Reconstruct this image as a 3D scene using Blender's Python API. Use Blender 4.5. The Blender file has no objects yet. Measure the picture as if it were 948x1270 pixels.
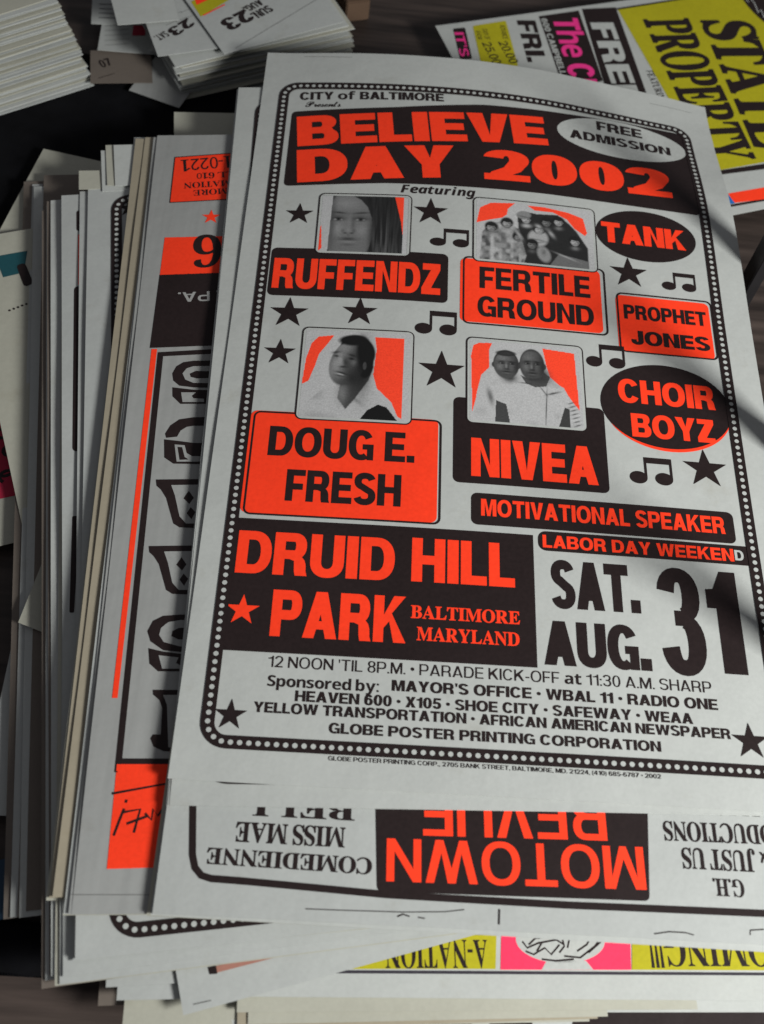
import bpy, bmesh, math, random
import numpy as np
from mathutils import Matrix, Vector
from mathutils.geometry import tessellate_polygon

SC = bpy.context.scene
COL = SC.collection
# ------------------------------------------------------------------ camera
cam = bpy.data.cameras.new('camera')
cam.sensor_fit = 'HORIZONTAL'
cam.sensor_width = 36
cam.lens = 1380 / 948 * 36
cam.clip_start = .02
cam.clip_end = 20
cam.dof.use_dof = True
cam.dof.focus_distance = .70
cam.dof.aperture_fstop = 10
co = bpy.data.objects.new('camera', cam)
COL.objects.link(co)
R = Matrix([[0.994665, -0.081385, -0.063385], [0.038047, 0.860569, -0.507911], [0.095883, 0.502790, 0.859074]])
M = R.to_4x4()
M.translation = (0.046662, -0.196013, 0.640122)
co.matrix_world = M
SC.camera = co
# ------------------------------------------------------------------ light: a window low to the right, dim room all round
wd = bpy.data.worlds.new('World')
SC.world = wd
wd.use_nodes = True
bg = wd.node_tree.nodes['Background']
bg.inputs[0].default_value = (.92, .93, 1, 1)
bg.inputs[1].default_value = .13


def area(name, loc, target, size, size_y, power, col):
    l = bpy.data.lights.new(name, 'AREA')
    l.shape = 'RECTANGLE'
    l.size, l.size_y, l.energy, l.color = size, size_y, power, col
    o = bpy.data.objects.new(name, l)
    COL.objects.link(o)
    o.location = loc
    o.rotation_euler = (Vector(target) - Vector(loc)).to_track_quat('-Z', 'Y').to_euler()
    return o


area('window_light', (1.03, -.50, .77), (.12, .18, .05), .29, .29, 28.5, (.985, .99, .965))
SC.view_settings.view_transform = 'Standard'
SC.view_settings.look = 'None'
SC.view_settings.exposure = 0
SC.view_settings.gamma = 1
SC.cycles.max_bounces = 6

HX = [-.12, -.06, 0, .05, .1, .15, .2, .25, .3, .345]
HY = [-.04, 0, .15, .3, .42, .516, .56]
HZ = [[-2.5, -1.2, .8, 3, 5, 7, 9, 10.5, 11.5, 12],
      [-2.5, -1.2, .8, 3, 5, 7, 9, 10.5, 11.5, 12],
      [-3, -1.5, 1.2, 4, 6.7, 8.5, 9.4, 10, 10.2, 10.2],
      [-5, -2, 1.8, 6, 9.5, 11, 11.3, 11.2, 11, 10.5],
      [-6, -2, 3.4, 9.5, 14.3, 16.6, 16.5, 14.8, 13, 11.5],
      [-5, -1, 4.6, 10.5, 14.7, 16.2, 14.4, 9, 3, -2],
      [-5, -1, 4.6, 11, 15, 16.2, 13.8, 8, 1.5, -5]]


def _cr(p0, p1, p2, p3, t):
    return p1 + .5 * t * (p2 - p0 + t * (2 * p0 - 5 * p1 + 4 * p2 - p3 + t * (3 * (p1 - p2) + p3 - p0)))


def _seg(A, x):
    n = len(A)
    if x <= A[0]: return 0, 0.
    if x >= A[-1]: return n - 2, 1.
    i = 0
    while x > A[i + 1]: i += 1
    return i, (x - A[i]) / (A[i + 1] - A[i])


def hump(x, y):
    """height in metres of the swell that runs through the whole pile of posters"""
    i, tx = _seg(HX, x)
    j, ty = _seg(HY, y)
    n, m = len(HX) - 1, len(HY) - 1
    r = []
    for jj in (j - 1, j, j + 1, j + 2):
        row = HZ[min(max(jj, 0), m)]
        r.append(_cr(row[max(i - 1, 0)], row[i], row[i + 1], row[min(i + 2, n)], tx))
    return _cr(r[0], r[1], r[2], r[3], ty) * .001


def sst(x):
    x = min(max(x, 0), 1)
    return x * x * (3 - 2 * x)


class Sheet:
    def __init__(s, key, ox, oy, ang, W, L, z, share, curl, thick=.0004, wave=.00028):
        s.wave = wave
        s.ph = (sum(map(ord, key)) * 1.7 + ox * 900 + z * 3000) % 6.283
        s.key, s.ox, s.oy, s.W, s.L, s.z, s.share, s.curl, s.thick = key, ox, oy, W, L, z, share, curl, thick
        s.eu = (math.cos(ang), math.sin(ang))
        s.ev = (-math.sin(ang), math.cos(ang))

    def P(s, u, v, h=0.):
        x = s.ox + s.eu[0] * u + s.ev[0] * v
        y = s.oy + s.eu[1] * u + s.ev[1] * v
        z = s.z + h
        if s.share: z += s.share * hump(x, y)
        if s.curl: z += s.curl * min(max(u, 0) / .09, 1) * sst((v / s.L - .55) / .45)
        if s.wave:  # free edges of a loose sheet never lie quite flat
            z += s.wave * (math.exp(-max(u, 0) / .02) * math.sin(v * 31 + s.ph) + math.exp(-max(v, 0) / .02) * math.sin(u * 37 + s.ph * 2))
        return (x, y, z)


# ------------------------------------------------------------------ materials
MAT = {}


def nd(nt, typ, **kw):
    n = nt.nodes.new(typ)
    for k, v in kw.items():
        if k.startswith('i_'):
            n.inputs[int(k[2:])].default_value = v
        else:
            setattr(n, k, v)
    return n


def paper(key, col, mottle=.07, streak=0., rough=.62, bump=.40, spec=.3):
    """paper: base colour with faint fibre mottling, optional streaks along the sheet, fine relief"""
    m = bpy.data.materials.new(key)
    m.use_nodes = True
    nt = m.node_tree
    b = nt.nodes['Principled BSDF']
    tc = nd(nt, 'ShaderNodeTexCoord')
    n1 = nd(nt, 'ShaderNodeTexNoise')
    n1.inputs['Scale'].default_value = 14
    n1.inputs['Detail'].default_value = 6
    n2 = nd(nt, 'ShaderNodeTexNoise')
    n2.inputs['Scale'].default_value = 420
    n2.inputs['Detail'].default_value = 3
    nt.links.new(tc.outputs['Object'], n1.inputs['Vector'])
    nt.links.new(tc.outputs['Object'], n2.inputs['Vector'])
    mx = nd(nt, 'ShaderNodeMath', operation='ADD')
    nt.links.new(n1.outputs[0], mx.inputs[0])
    nt.links.new(n2.outputs[0], mx.inputs[1])
    last = mx
    if streak:
        mp = nd(nt, 'ShaderNodeMapping')
        mp.inputs['Scale'].default_value = (260, 5, 5)
        n3 = nd(nt, 'ShaderNodeTexNoise')
        n3.inputs['Scale'].default_value = 1
        n3.inputs['Detail'].default_value = 4
        nt.links.new(tc.outputs['Object'], mp.inputs[0])
        nt.links.new(mp.outputs[0], n3.inputs['Vector'])
        ms = nd(nt, 'ShaderNodeMath', operation='MULTIPLY_ADD')
        ms.inputs[1].default_value = streak
        nt.links.new(n3.outputs[0], ms.inputs[0])
        nt.links.new(mx.outputs[0], ms.inputs[2])
        last = ms
    rp = nd(nt, 'ShaderNodeMapRange')
    rp.inputs['From Min'].default_value = .5 + streak * .25
    rp.inputs['From Max'].default_value = 1.5 + streak * .75
    rp.inputs['To Min'].default_value = 1 - mottle
    rp.inputs['To Max'].default_value = 1 + mottle
    nt.links.new(last.outputs[0], rp.inputs[0])
    vm = nd(nt, 'ShaderNodeVectorMath', operation='SCALE')
    vm.inputs[0].default_value = col
    nt.links.new(rp.outputs[0], vm.inputs['Scale'])
    # handling marks: sparse faint yellow-grey stains
    n5 = nd(nt, 'ShaderNodeTexNoise')
    n5.inputs['Scale'].default_value = 33
    n5.inputs['Detail'].default_value = 7
    n5.inputs['Roughness'].default_value = .65
    nt.links.new(tc.outputs['Object'], n5.inputs['Vector'])
    r5 = nd(nt, 'ShaderNodeMapRange')
    r5.inputs['From Min'].default_value = .60
    r5.inputs['From Max'].default_value = .78
    r5.inputs['To Max'].default_value = .30
    nt.links.new(n5.outputs[0], r5.inputs[0])
    mc = nd(nt, 'ShaderNodeMix', data_type='RGBA', blend_type='MULTIPLY')
    mc.inputs[7].default_value = (.62, .55, .42, 1)
    nt.links.new(r5.outputs[0], mc.inputs[0])
    nt.links.new(vm.outputs[0], mc.inputs[6])
    nt.links.new(mc.outputs[2], b.inputs['Base Color'])
    b.inputs['Roughness'].default_value = rough
    b.inputs['Specular IOR Level'].default_value = spec
    # broad cockle of the sheet plus grain
    n4 = nd(nt, 'ShaderNodeTexNoise')
    n4.inputs['Scale'].default_value = 11
    n4.inputs['Detail'].default_value = 4
    nt.links.new(tc.outputs['Object'], n4.inputs['Vector'])
    b1 = nd(nt, 'ShaderNodeBump')
    b1.inputs['Strength'].default_value = bump
    b1.inputs['Distance'].default_value = .006
    nt.links.new(n4.outputs[0], b1.inputs['Height'])
    b2 = nd(nt, 'ShaderNodeBump')
    b2.inputs['Strength'].default_value = .12
    b2.inputs['Distance'].default_value = .0003
    nt.links.new(n2.outputs[0], b2.inputs['Height'])
    nt.links.new(b1.outputs[0], b2.inputs['Normal'])
    nt.links.new(b2.outputs[0], b.inputs['Normal'])
    MAT[key] = m
    return m


paper('paper_white', (.44, .455, .435))
paper('paper_cool', (.41, .425, .41))
paper('paper_cream', (.40, .395, .33))
paper('paper_grey', (.31, .315, .305), .10, 2.5)
paper('paper_tan', (.33, .29, .215), .08, 1.)
paper('paper_brown_shade', (.15, .125, .105))  # brown paints the far-left shadow into the sheets' own colour
paper('paper_navy', (.02, .05, .09))
INK = dict(K=(.019, .012, .012), R=(1., .050, .014), W=(.44, .455, .435), Y=(.42, .38, .012), M=(.85, .04, .26),
           PK=(.95, .04, .11), TE=(.015, .075, .09), GP=(.31, .315, .305), B=(.02, .14, .42), G=(.33, .33, .32), G2=(.16, .16, .155), K2=(.04, .035, .045),
           BR=(.36, .17, .13), CR=(.38, .02, .05))
for k, c in INK.items():
    paper('ink_' + k, c, .30 if k in 'KK2' else .13, 0., .5 if k in 'KK2' else .6, .28, .2)


def simple(key, col, rough=.5, spec=.4, scale=20., amp=.25, stretch=(1, 1, 1), bump=.2, dist=.002):
    m = bpy.data.materials.new(key)
    m.use_nodes = True
    nt = m.node_tree
    b = nt.nodes['Principled BSDF']
    tc = nd(nt, 'ShaderNodeTexCoord')
    mp = nd(nt, 'ShaderNodeMapping')
    mp.inputs['Scale'].default_value = stretch
    n1 = nd(nt, 'ShaderNodeTexNoise')
    n1.inputs['Scale'].default_value = scale
    n1.inputs['Detail'].default_value = 8
    nt.links.new(tc.outputs['Object'], mp.inputs[0])
    nt.links.new(mp.outputs[0], n1.inputs['Vector'])
    rp = nd(nt, 'ShaderNodeMapRange')
    rp.inputs['From Min'].default_value = .3
    rp.inputs['From Max'].default_value = .7
    rp.inputs['To Min'].default_value = 1 - amp
    rp.inputs['To Max'].default_value = 1 + amp
    nt.links.new(n1.outputs[0], rp.inputs[0])
    vm = nd(nt, 'ShaderNodeVectorMath', operation='SCALE')
    vm.inputs[0].default_value = col
    nt.links.new(rp.outputs[0], vm.inputs['Scale'])
    # handling marks: sparse faint yellow-grey stains
    n5 = nd(nt, 'ShaderNodeTexNoise')
    n5.inputs['Scale'].default_value = 33
    n5.inputs['Detail'].default_value = 7
    n5.inputs['Roughness'].default_value = .65
    nt.links.new(tc.outputs['Object'], n5.inputs['Vector'])
    r5 = nd(nt, 'ShaderNodeMapRange')
    r5.inputs['From Min'].default_value = .60
    r5.inputs['From Max'].default_value = .78
    r5.inputs['To Max'].default_value = .30
    nt.links.new(n5.outputs[0], r5.inputs[0])
    mc = nd(nt, 'ShaderNodeMix', data_type='RGBA', blend_type='MULTIPLY')
    mc.inputs[7].default_value = (.62, .55, .42, 1)
    nt.links.new(r5.outputs[0], mc.inputs[0])
    nt.links.new(vm.outputs[0], mc.inputs[6])
    nt.links.new(mc.outputs[2], b.inputs['Base Color'])
    b.inputs['Roughness'].default_value = rough
    b.inputs['Specular IOR Level'].default_value = spec
    bp = nd(nt, 'ShaderNodeBump')
    bp.inputs['Strength'].default_value = bump
    bp.inputs['Distance'].default_value = dist
    nt.links.new(n1.outputs[0], bp.inputs['Height'])
    nt.links.new(bp.outputs[0], b.inputs['Normal'])
    MAT[key] = m
    return m


simple('table_wood', (.046, .034, .029), .5, .35, 7, .7, (1, 12, 1), .5)
simple('plank_wood', (.17, .105, .07), .6, .3, 8, .35, (1, 9, 1), .3)
simple('black_cloth', (.004, .004, .005), .9, .1, 60, .3, (1, 1, 1), .3)
simple('black_metal', (.010, .009, .010), .45, .4, 40, .2)
simple('cardboard', (.10, .062, .040), .8, .2, 30, .15)
# halftone portrait: colour held per point of the print
m = bpy.data.materials.new('portrait_print')
m.use_nodes = True
nt = m.node_tree
at_ = nd(nt, 'ShaderNodeAttribute', attribute_name='tone')
tc = nd(nt, 'ShaderNodeTexCoord')
nz = nd(nt, 'ShaderNodeTexNoise')
nz.inputs['Scale'].default_value = 900
nt.links.new(tc.outputs['Object'], nz.inputs['Vector'])
mr = nd(nt, 'ShaderNodeMapRange')
mr.inputs['To Min'].default_value = .75
mr.inputs['To Max'].default_value = 1.25
nt.links.new(nz.outputs[0], mr.inputs[0])
vs = nd(nt, 'ShaderNodeVectorMath', operation='SCALE')
nt.links.new(at_.outputs['Color'], vs.inputs[0])
nt.links.new(mr.outputs[0], vs.inputs['Scale'])
nt.links.new(vs.outputs[0], nt.nodes['Principled BSDF'].inputs['Base Color'])
nt.nodes['Principled BSDF'].inputs['Roughness'].default_value = .6
nt.nodes['Principled BSDF'].inputs['Specular IOR Level'].default_value = .3
MAT['portrait_print'] = m

# ------------------------------------------------------------------ lettering
GLY = {"b":{"S":[[167,-7,95,1,31,22,31,117,120,84,156,78,192,78,219,85,228,92,240,108,244,128,237,153,217,172,114,225,68,262,48,293,39,319,36,350,39,380,47,407,61,431,80,450,104,466,131,477,163,484,217,486,253,481,341,453,308,373,236,397,182,401,160,394,144,381,137,363,137,341,141,330,158,313,260,259,289,241,312,220,329,196,340,168,343,133,340,103,332,76,317,52,297,31,272,15,242,3,206,-4]],"p":[[52,-161,52,367,134,367,148,319,152,319,170,340,192,357,221,369,257,373,286,370,312,361,336,346,357,325,373,299,385,266,393,228,392,140,385,102,373,69,355,42,334,21,310,5,283,-4,235,-6,203,1,180,15,152,40,147,40,152,-1,152,-161],[226,75,255,82,276,103,289,138,293,185,289,233,276,266,254,287,224,293,191,287,170,269,157,239,152,185,156,138,168,103,190,82]],"o":[[207,-7,182,-5,137,6,97,28,80,43,53,80,43,103,36,128,30,184,33,227,42,265,57,297,78,324,104,346,134,361,169,370,209,373,258,368,280,361,319,339,336,324,363,287,373,265,384,213,385,184,382,141,373,103,358,70,337,43,311,21,281,6,246,-4],[208,74,242,81,266,102,279,136,283,184,279,232,266,266,242,286,208,293,173,286,150,266,137,232,132,184,137,136,150,102,174,81]],"n":[[52,0,52,367,129,367,142,320,148,320,157,333,181,353,211,366,244,373,289,371,314,365,355,342,371,323,382,300,389,272,391,0,291,0,291,214,287,249,277,274,269,282,258,289,232,293,193,286,179,276,162,245,154,200,152,0]],"s":[[152,-7,86,-2,31,15,31,97,95,75,155,66,180,69,197,75,206,85,210,98,204,115,190,127,99,171,55,201,41,220,33,243,30,271,33,295,40,316,53,334,70,348,116,367,144,372,192,373,256,363,304,345,274,273,211,295,174,300,141,293,132,286,130,271,135,260,150,248,249,203,281,181,296,162,305,139,308,109,306,83,298,60,286,40,269,23,247,10,220,1]],"r":[[52,0,52,367,128,367,143,305,148,305,179,343,207,362,239,372,291,371,283,277,241,279,205,271,175,251,161,231,152,187,152,0]],"e":[[218,-7,166,-2,143,5,101,25,83,40,54,76,44,98,32,150,32,212,36,240,42,265,64,308,78,325,113,352,133,361,178,372,239,371,271,363,300,349,324,330,343,306,357,278,365,245,368,158,132,158,139,121,146,105,170,81,185,74,223,68,273,72,302,79,347,97,347,19,290,0],[134,225,274,225,269,256,257,280,235,297,204,302,178,298,156,283,141,259]],"d":[[169,-7,139,-4,113,5,90,20,69,41,52,68,40,101,33,139,30,183,33,227,40,265,52,298,69,325,90,346,114,361,141,370,171,373,223,365,248,350,280,320,273,382,273,510,373,510,373,0,296,0,277,48,273,48,255,27,233,9,204,-3],[203,73,239,79,262,98,275,128,279,182,275,229,263,264,240,285,202,292,173,285,150,264,136,229,132,181,136,134,150,100,173,80]],"b":[[254,-7,203,1,179,15,152,40,146,40,129,0,52,0,52,510,152,510,152,381,148,319,152,319,180,349,205,365,257,373,286,370,312,361,336,346,357,325,373,299,385,266,393,228,395,184,392,140,385,101,373,69,356,42,335,20,311,5,284,-4],[226,75,253,82,275,103,288,138,293,185,288,232,274,266,253,287,224,293,191,287,170,269,157,239,152,185,156,138,168,103,190,82]],"y":[[74,-161,23,-156,23,-77,77,-79,102,-70,129,-40,146,3,0,367,109,367,181,153,191,97,207,161,275,367,382,367,215,-74,201,-97,166,-133,123,-154]],"a":[[142,-7,97,0,78,9,46,38,36,58,28,109,31,137,38,160,51,180,69,196,120,217,154,223,256,228,255,258,252,269,241,287,211,299,159,296,95,273,62,341,110,361,165,372,203,374,268,366,294,356,316,342,333,324,345,302,353,275,355,0,285,0,263,50,239,24,214,7,183,-3],[179,66,195,68,222,77,243,96,254,123,256,170,176,164,161,158,142,142,132,121,134,89,152,72]],"t":[[178,-7,147,-4,119,4,96,19,78,41,67,73,64,93,63,291,15,291,15,334,71,367,99,445,163,445,163,367,266,367,266,291,163,291,163,115,170,89,189,76,223,74,270,85,270,10,230,-2]],"h":[[52,0,52,510,152,510,152,380,148,320,153,320,185,353,212,366,243,373,288,371,335,355,355,342,371,323,382,300,389,272,391,239,391,0,291,0,291,214,287,249,276,274,258,289,232,293,194,286,180,276,162,245,154,200,152,0]],"f":[[69,0,69,291,13,291,13,340,69,367,69,416,77,452,93,478,116,497,145,508,198,514,252,509,290,498,265,425,233,433,199,434,184,427,171,407,169,367,255,367,255,291,169,291,169,0]],":":[[89,278,74,281,60,289,51,303,48,324,51,345,60,359,74,367,89,369,106,367,119,359,129,345,132,324,129,303,119,289,106,281],[89,-9,74,-7,60,1,51,15,48,36,51,57,60,71,74,79,89,81,106,79,119,71,129,57,132,36,129,15,119,1,106,-7]],",":[[28,-87,61,78,124,78,129,71,118,33,71,-87]],".":[[89,-9,74,-7,60,1,51,15,48,36,51,57,60,71,74,79,89,81,106,79,119,71,129,57,132,36,129,15,119,1,106,-7]],"'":[[57,306,44,480,107,480,94,306]],"&":[[187,-7,125,2,99,13,77,28,59,46,46,69,38,95,36,125,43,172,63,208,96,238,139,266,99,318,85,348,81,382,89,426,99,444,132,471,177,485,204,487,252,480,289,460,313,427,318,407,319,363,305,327,279,297,224,258,354,133,382,181,401,240,461,240,434,160,415,125,392,95,490,0,410,0,352,56,319,31,281,11,238,-2],[188,293,222,315,245,336,261,370,261,395,253,415,237,430,215,438,189,438,166,430,148,416,139,395,139,371,146,349,158,328],[189,46,246,54,277,67,314,93,175,229,142,207,118,185,103,160,97,127,104,94,122,68,151,51]],"-":[[27,154,27,206,189,206,189,154]],"(":[[126,-106,81,-43,51,28,33,104,28,144,28,225,33,265,51,342,81,415,126,480,181,480,159,447,124,378,100,302,88,224,88,146,93,108,110,32,140,-40,181,-106]],")":[[21,-106,43,-74,78,-5,101,70,113,146,113,224,109,264,91,340,61,413,20,480,76,480,120,415,151,342,169,265,173,225,173,144,161,66,151,28,120,-43,76,-106]]},
 "s":{"A":[[-9,0,-9,18,9,21,24,30,43,60,206,466,224,465,392,70,417,27,443,18,443,0,229,0,229,18,270,25,280,34,283,46,253,132,103,132,78,68,75,48,78,35,87,26,102,20,128,18,128,0],[113,161,242,161,177,319]],"B":[[16,0,16,17,45,22,62,32,74,65,75,369,72,404,66,419,51,433,15,439,15,455,220,455,297,449,352,429,385,396,396,351,389,313,369,283,335,261,287,247,344,231,385,206,410,173,418,132,415,102,407,76,392,54,371,35,345,19,314,9,278,2],[182,252,213,253,251,263,263,272,279,301,285,345,281,385,269,412,248,428,206,433,192,429,185,419,182,391],[222,24,259,30,283,49,296,81,301,128,299,154,287,194,263,218,223,230,182,231,184,46,195,29]],"C":[[257,-11,193,-3,164,6,113,37,72,79,43,132,28,194,28,262,43,323,56,351,92,399,139,435,166,448,195,458,259,465,309,459,388,435,408,443,419,465,437,465,437,308,420,308,392,364,375,387,335,423,313,434,265,443,212,430,174,389,151,321,144,226,152,138,177,74,219,36,278,24,318,29,358,45,395,71,428,106,447,89,409,45,365,14,314,-5]],"D":[[20,0,20,17,47,21,63,30,73,59,74,374,71,407,61,426,43,435,15,439,15,455,222,455,278,452,328,441,370,422,405,396,433,364,452,325,464,279,468,228,453,128,408,57,333,14,228,0],[222,24,253,27,279,37,302,53,319,75,333,104,343,139,351,229,343,318,319,382,279,420,223,433,202,431,190,423,184,409,182,385,182,59,190,34,202,27]],"E":[[14,0,14,17,44,20,62,30,72,48,75,78,75,369,72,405,68,417,54,431,16,439,16,455,399,455,399,320,383,320,369,373,356,392,340,406,320,417,295,424,232,430,200,428,188,421,183,397,183,246,214,247,247,259,269,282,277,300,288,345,304,345,304,118,287,118,278,169,259,201,229,217,183,222,183,67,188,40,206,29,254,28,313,39,345,53,371,75,393,105,411,143,430,143,402,0]],"G":[[268,-10,233,-8,170,7,116,36,74,77,44,131,29,194,29,263,44,324,57,352,93,399,139,435,166,448,195,458,257,465,311,459,388,436,406,443,419,465,437,465,437,308,420,308,393,363,357,406,329,426,299,439,267,443,214,430,176,389,153,322,146,228,148,178,154,135,165,98,180,67,199,44,221,26,246,16,293,14,319,21,328,27,339,45,343,71,339,154,329,170,321,175,275,182,275,198,500,198,500,182,463,175,457,171,449,155,446,29,357,0]],"H":[[15,0,15,17,45,22,62,32,72,50,75,81,74,394,62,424,44,434,16,439,16,455,242,455,242,439,198,429,190,421,185,408,182,251,342,251,342,390,337,415,331,425,320,432,282,439,282,455,507,455,507,439,478,434,461,424,452,407,449,379,450,65,461,33,478,22,507,17,507,0,282,0,282,17,321,25,335,38,339,49,342,81,342,221,262,221,182,221,185,50,194,32,202,26,242,17,242,0]],"I":[[13,0,13,17,42,23,61,32,72,49,74,61,75,309,72,412,63,427,55,432,13,439,13,455,244,455,244,439,214,435,196,427,190,421,183,401,183,77,185,51,190,39,206,26,246,17,246,0]],"J":[[109,-65,64,-59,29,-40,5,-12,-3,23,0,44,11,61,26,71,55,74,79,62,92,38,91,13,77,-19,84,-35,105,-40,126,-36,139,-25,145,-6,146,391,142,409,135,422,114,433,79,439,79,455,314,455,314,439,284,433,271,427,262,417,258,403,255,89,246,21,219,-27,173,-56]],"L":[[15,0,15,17,45,22,62,32,72,50,75,81,74,394,62,425,44,434,16,439,16,455,250,455,250,439,216,436,201,431,191,422,183,401,182,83,185,47,195,34,223,28,278,31,315,40,345,56,370,80,391,112,409,154,427,154,402,0]],"M":[[14,0,14,17,53,26,67,39,75,79,74,402,68,421,59,429,15,439,15,455,185,455,317,142,449,455,617,455,617,439,590,433,573,423,563,405,560,378,561,61,571,31,588,21,617,17,617,0,396,0,396,17,425,22,443,32,453,61,455,399,288,0,270,0,105,389,106,62,109,48,120,30,139,20,169,17,169,0]],"N":[[403,-11,107,350,107,79,110,49,119,31,126,26,167,17,167,0,18,0,18,17,54,23,68,35,73,49,76,79,76,388,41,429,18,439,18,455,156,455,391,169,388,407,383,420,375,429,331,439,331,455,480,455,480,439,440,430,433,425,425,407,422,377,422,-11]],"O":[[261,-11,213,-6,169,7,129,29,94,58,66,93,45,134,32,179,28,228,32,276,45,321,66,362,95,397,130,426,170,448,216,462,265,466,313,462,357,448,397,427,431,399,459,364,481,323,494,277,498,228,494,179,481,134,459,93,430,58,395,29,355,7,310,-6],[265,12,315,26,351,66,372,133,379,228,371,321,362,358,348,389,330,412,310,430,286,440,260,443,210,430,174,389,152,322,145,228,153,135,163,98,177,67,195,43,215,26,238,16]],"P":[[15,0,15,17,45,22,62,32,72,50,75,81,74,394,62,424,44,434,16,439,16,455,214,455,287,452,336,440,366,422,390,398,398,383,408,350,406,305,398,280,385,259,367,240,343,225,314,214,281,208,182,206,185,50,194,32,202,26,242,17,242,0],[182,230,225,231,260,243,272,253,287,283,292,329,288,375,275,406,252,425,236,430,207,431,193,427,184,414]],"R":[[15,0,15,17,45,22,62,32,72,50,75,81,74,394,62,424,44,434,16,439,16,455,264,453,339,439,367,426,389,409,405,388,414,363,417,334,411,296,392,265,360,241,315,224,443,36,457,22,480,17,480,0,338,0,201,212,197,212,182,212,185,50,194,32,202,26,242,17,242,0],[182,234,228,235,266,248,280,258,298,290,304,336,299,378,284,407,259,425,212,431,195,426,186,417,182,385]],"S":[[43,-11,43,158,62,158,72,124,96,70,111,50,149,24,197,15,231,20,245,27,266,47,277,74,279,89,275,110,265,129,248,146,112,221,77,253,65,270,56,289,50,332,54,370,67,403,101,440,148,462,206,465,300,445,313,450,320,466,339,466,339,319,322,319,303,370,272,410,248,429,222,441,178,443,151,434,140,426,125,406,120,380,124,356,147,328,173,311,290,253,317,233,337,211,354,176,359,133,354,93,339,58,328,43,298,18,261,0,240,-6,167,-9,85,12,69,7,61,-11]],"T":[[92,0,92,17,123,21,142,31,148,39,155,64,156,433,102,426,65,403,41,367,29,318,11,318,11,455,410,455,410,317,394,317,381,368,357,404,319,426,263,433,264,63,271,38,276,30,296,21,328,17,328,0]],"U":[[248,-13,205,-10,168,-2,138,10,114,29,96,52,83,81,76,115,73,379,70,406,61,424,53,429,15,439,15,455,240,455,240,439,196,429,188,421,183,408,182,112,193,68,216,39,232,29,275,22,326,31,363,56,385,99,392,159,391,393,379,423,360,433,328,439,328,455,474,455,474,439,439,427,425,404,420,133,412,92,398,58,380,32,356,13,325,-2,290,-10]],"Y":[[101,0,101,17,141,26,148,32,157,50,161,179,38,402,14,429,-13,438,-13,455,207,455,207,438,167,432,158,425,156,411,248,226,333,366,348,399,345,421,336,430,320,436,295,438,295,455,439,455,439,438,416,430,389,402,268,203,271,50,280,32,288,26,328,17,328,0]],"1":[[65,0,65,36,135,38,146,45,152,58,154,416,108,365,77,347,59,347,40,359,31,375,28,396,74,412,101,426,179,482,254,482,256,61,261,47,271,38,343,36,343,0]],"6":[[197,-7,150,-1,109,18,76,49,62,69,42,120,35,151,30,222,33,275,42,325,57,370,77,409,104,441,137,466,176,481,222,486,261,484,303,470,329,449,340,422,336,393,322,376,312,369,260,360,254,410,238,439,216,447,197,444,180,435,165,421,142,375,128,309,125,269,173,290,218,294,247,292,273,285,295,274,315,258,331,237,343,214,350,186,352,155,349,121,342,90,330,62,313,38,291,19,264,5,233,-4],[199,38,222,44,239,64,251,98,255,148,250,196,238,228,219,247,193,253,154,243,125,221,131,138,147,81,170,48,184,40]],".":[[89,-9,74,-7,60,1,51,15,48,36,51,57,60,71,74,79,89,81,106,79,119,71,129,57,132,36,129,15,119,1,106,-7]],"&":[[187,-7,125,2,99,13,77,28,59,46,46,69,38,95,36,125,43,172,63,208,96,238,139,266,99,318,85,348,81,382,89,426,99,444,132,471,177,485,204,487,252,480,289,460,313,427,318,407,319,363,305,327,279,297,224,258,354,133,382,181,401,240,461,240,434,160,415,125,392,95,490,0,410,0,352,56,319,31,281,11,238,-2],[188,293,222,315,245,336,261,370,261,395,253,415,237,430,215,438,189,438,166,430,148,416,139,395,139,371,146,349,158,328],[189,46,246,54,277,67,314,93,175,229,142,207,118,185,103,160,97,127,104,94,122,68,151,51]],"-":[[27,154,27,206,189,206,189,154]],"!":[[71,135,54,480,126,480,109,135],[90,-9,74,-7,60,1,51,15,48,36,51,57,60,71,74,79,90,81,106,79,119,71,129,57,132,36,129,15,119,1,106,-7]]},
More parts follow.
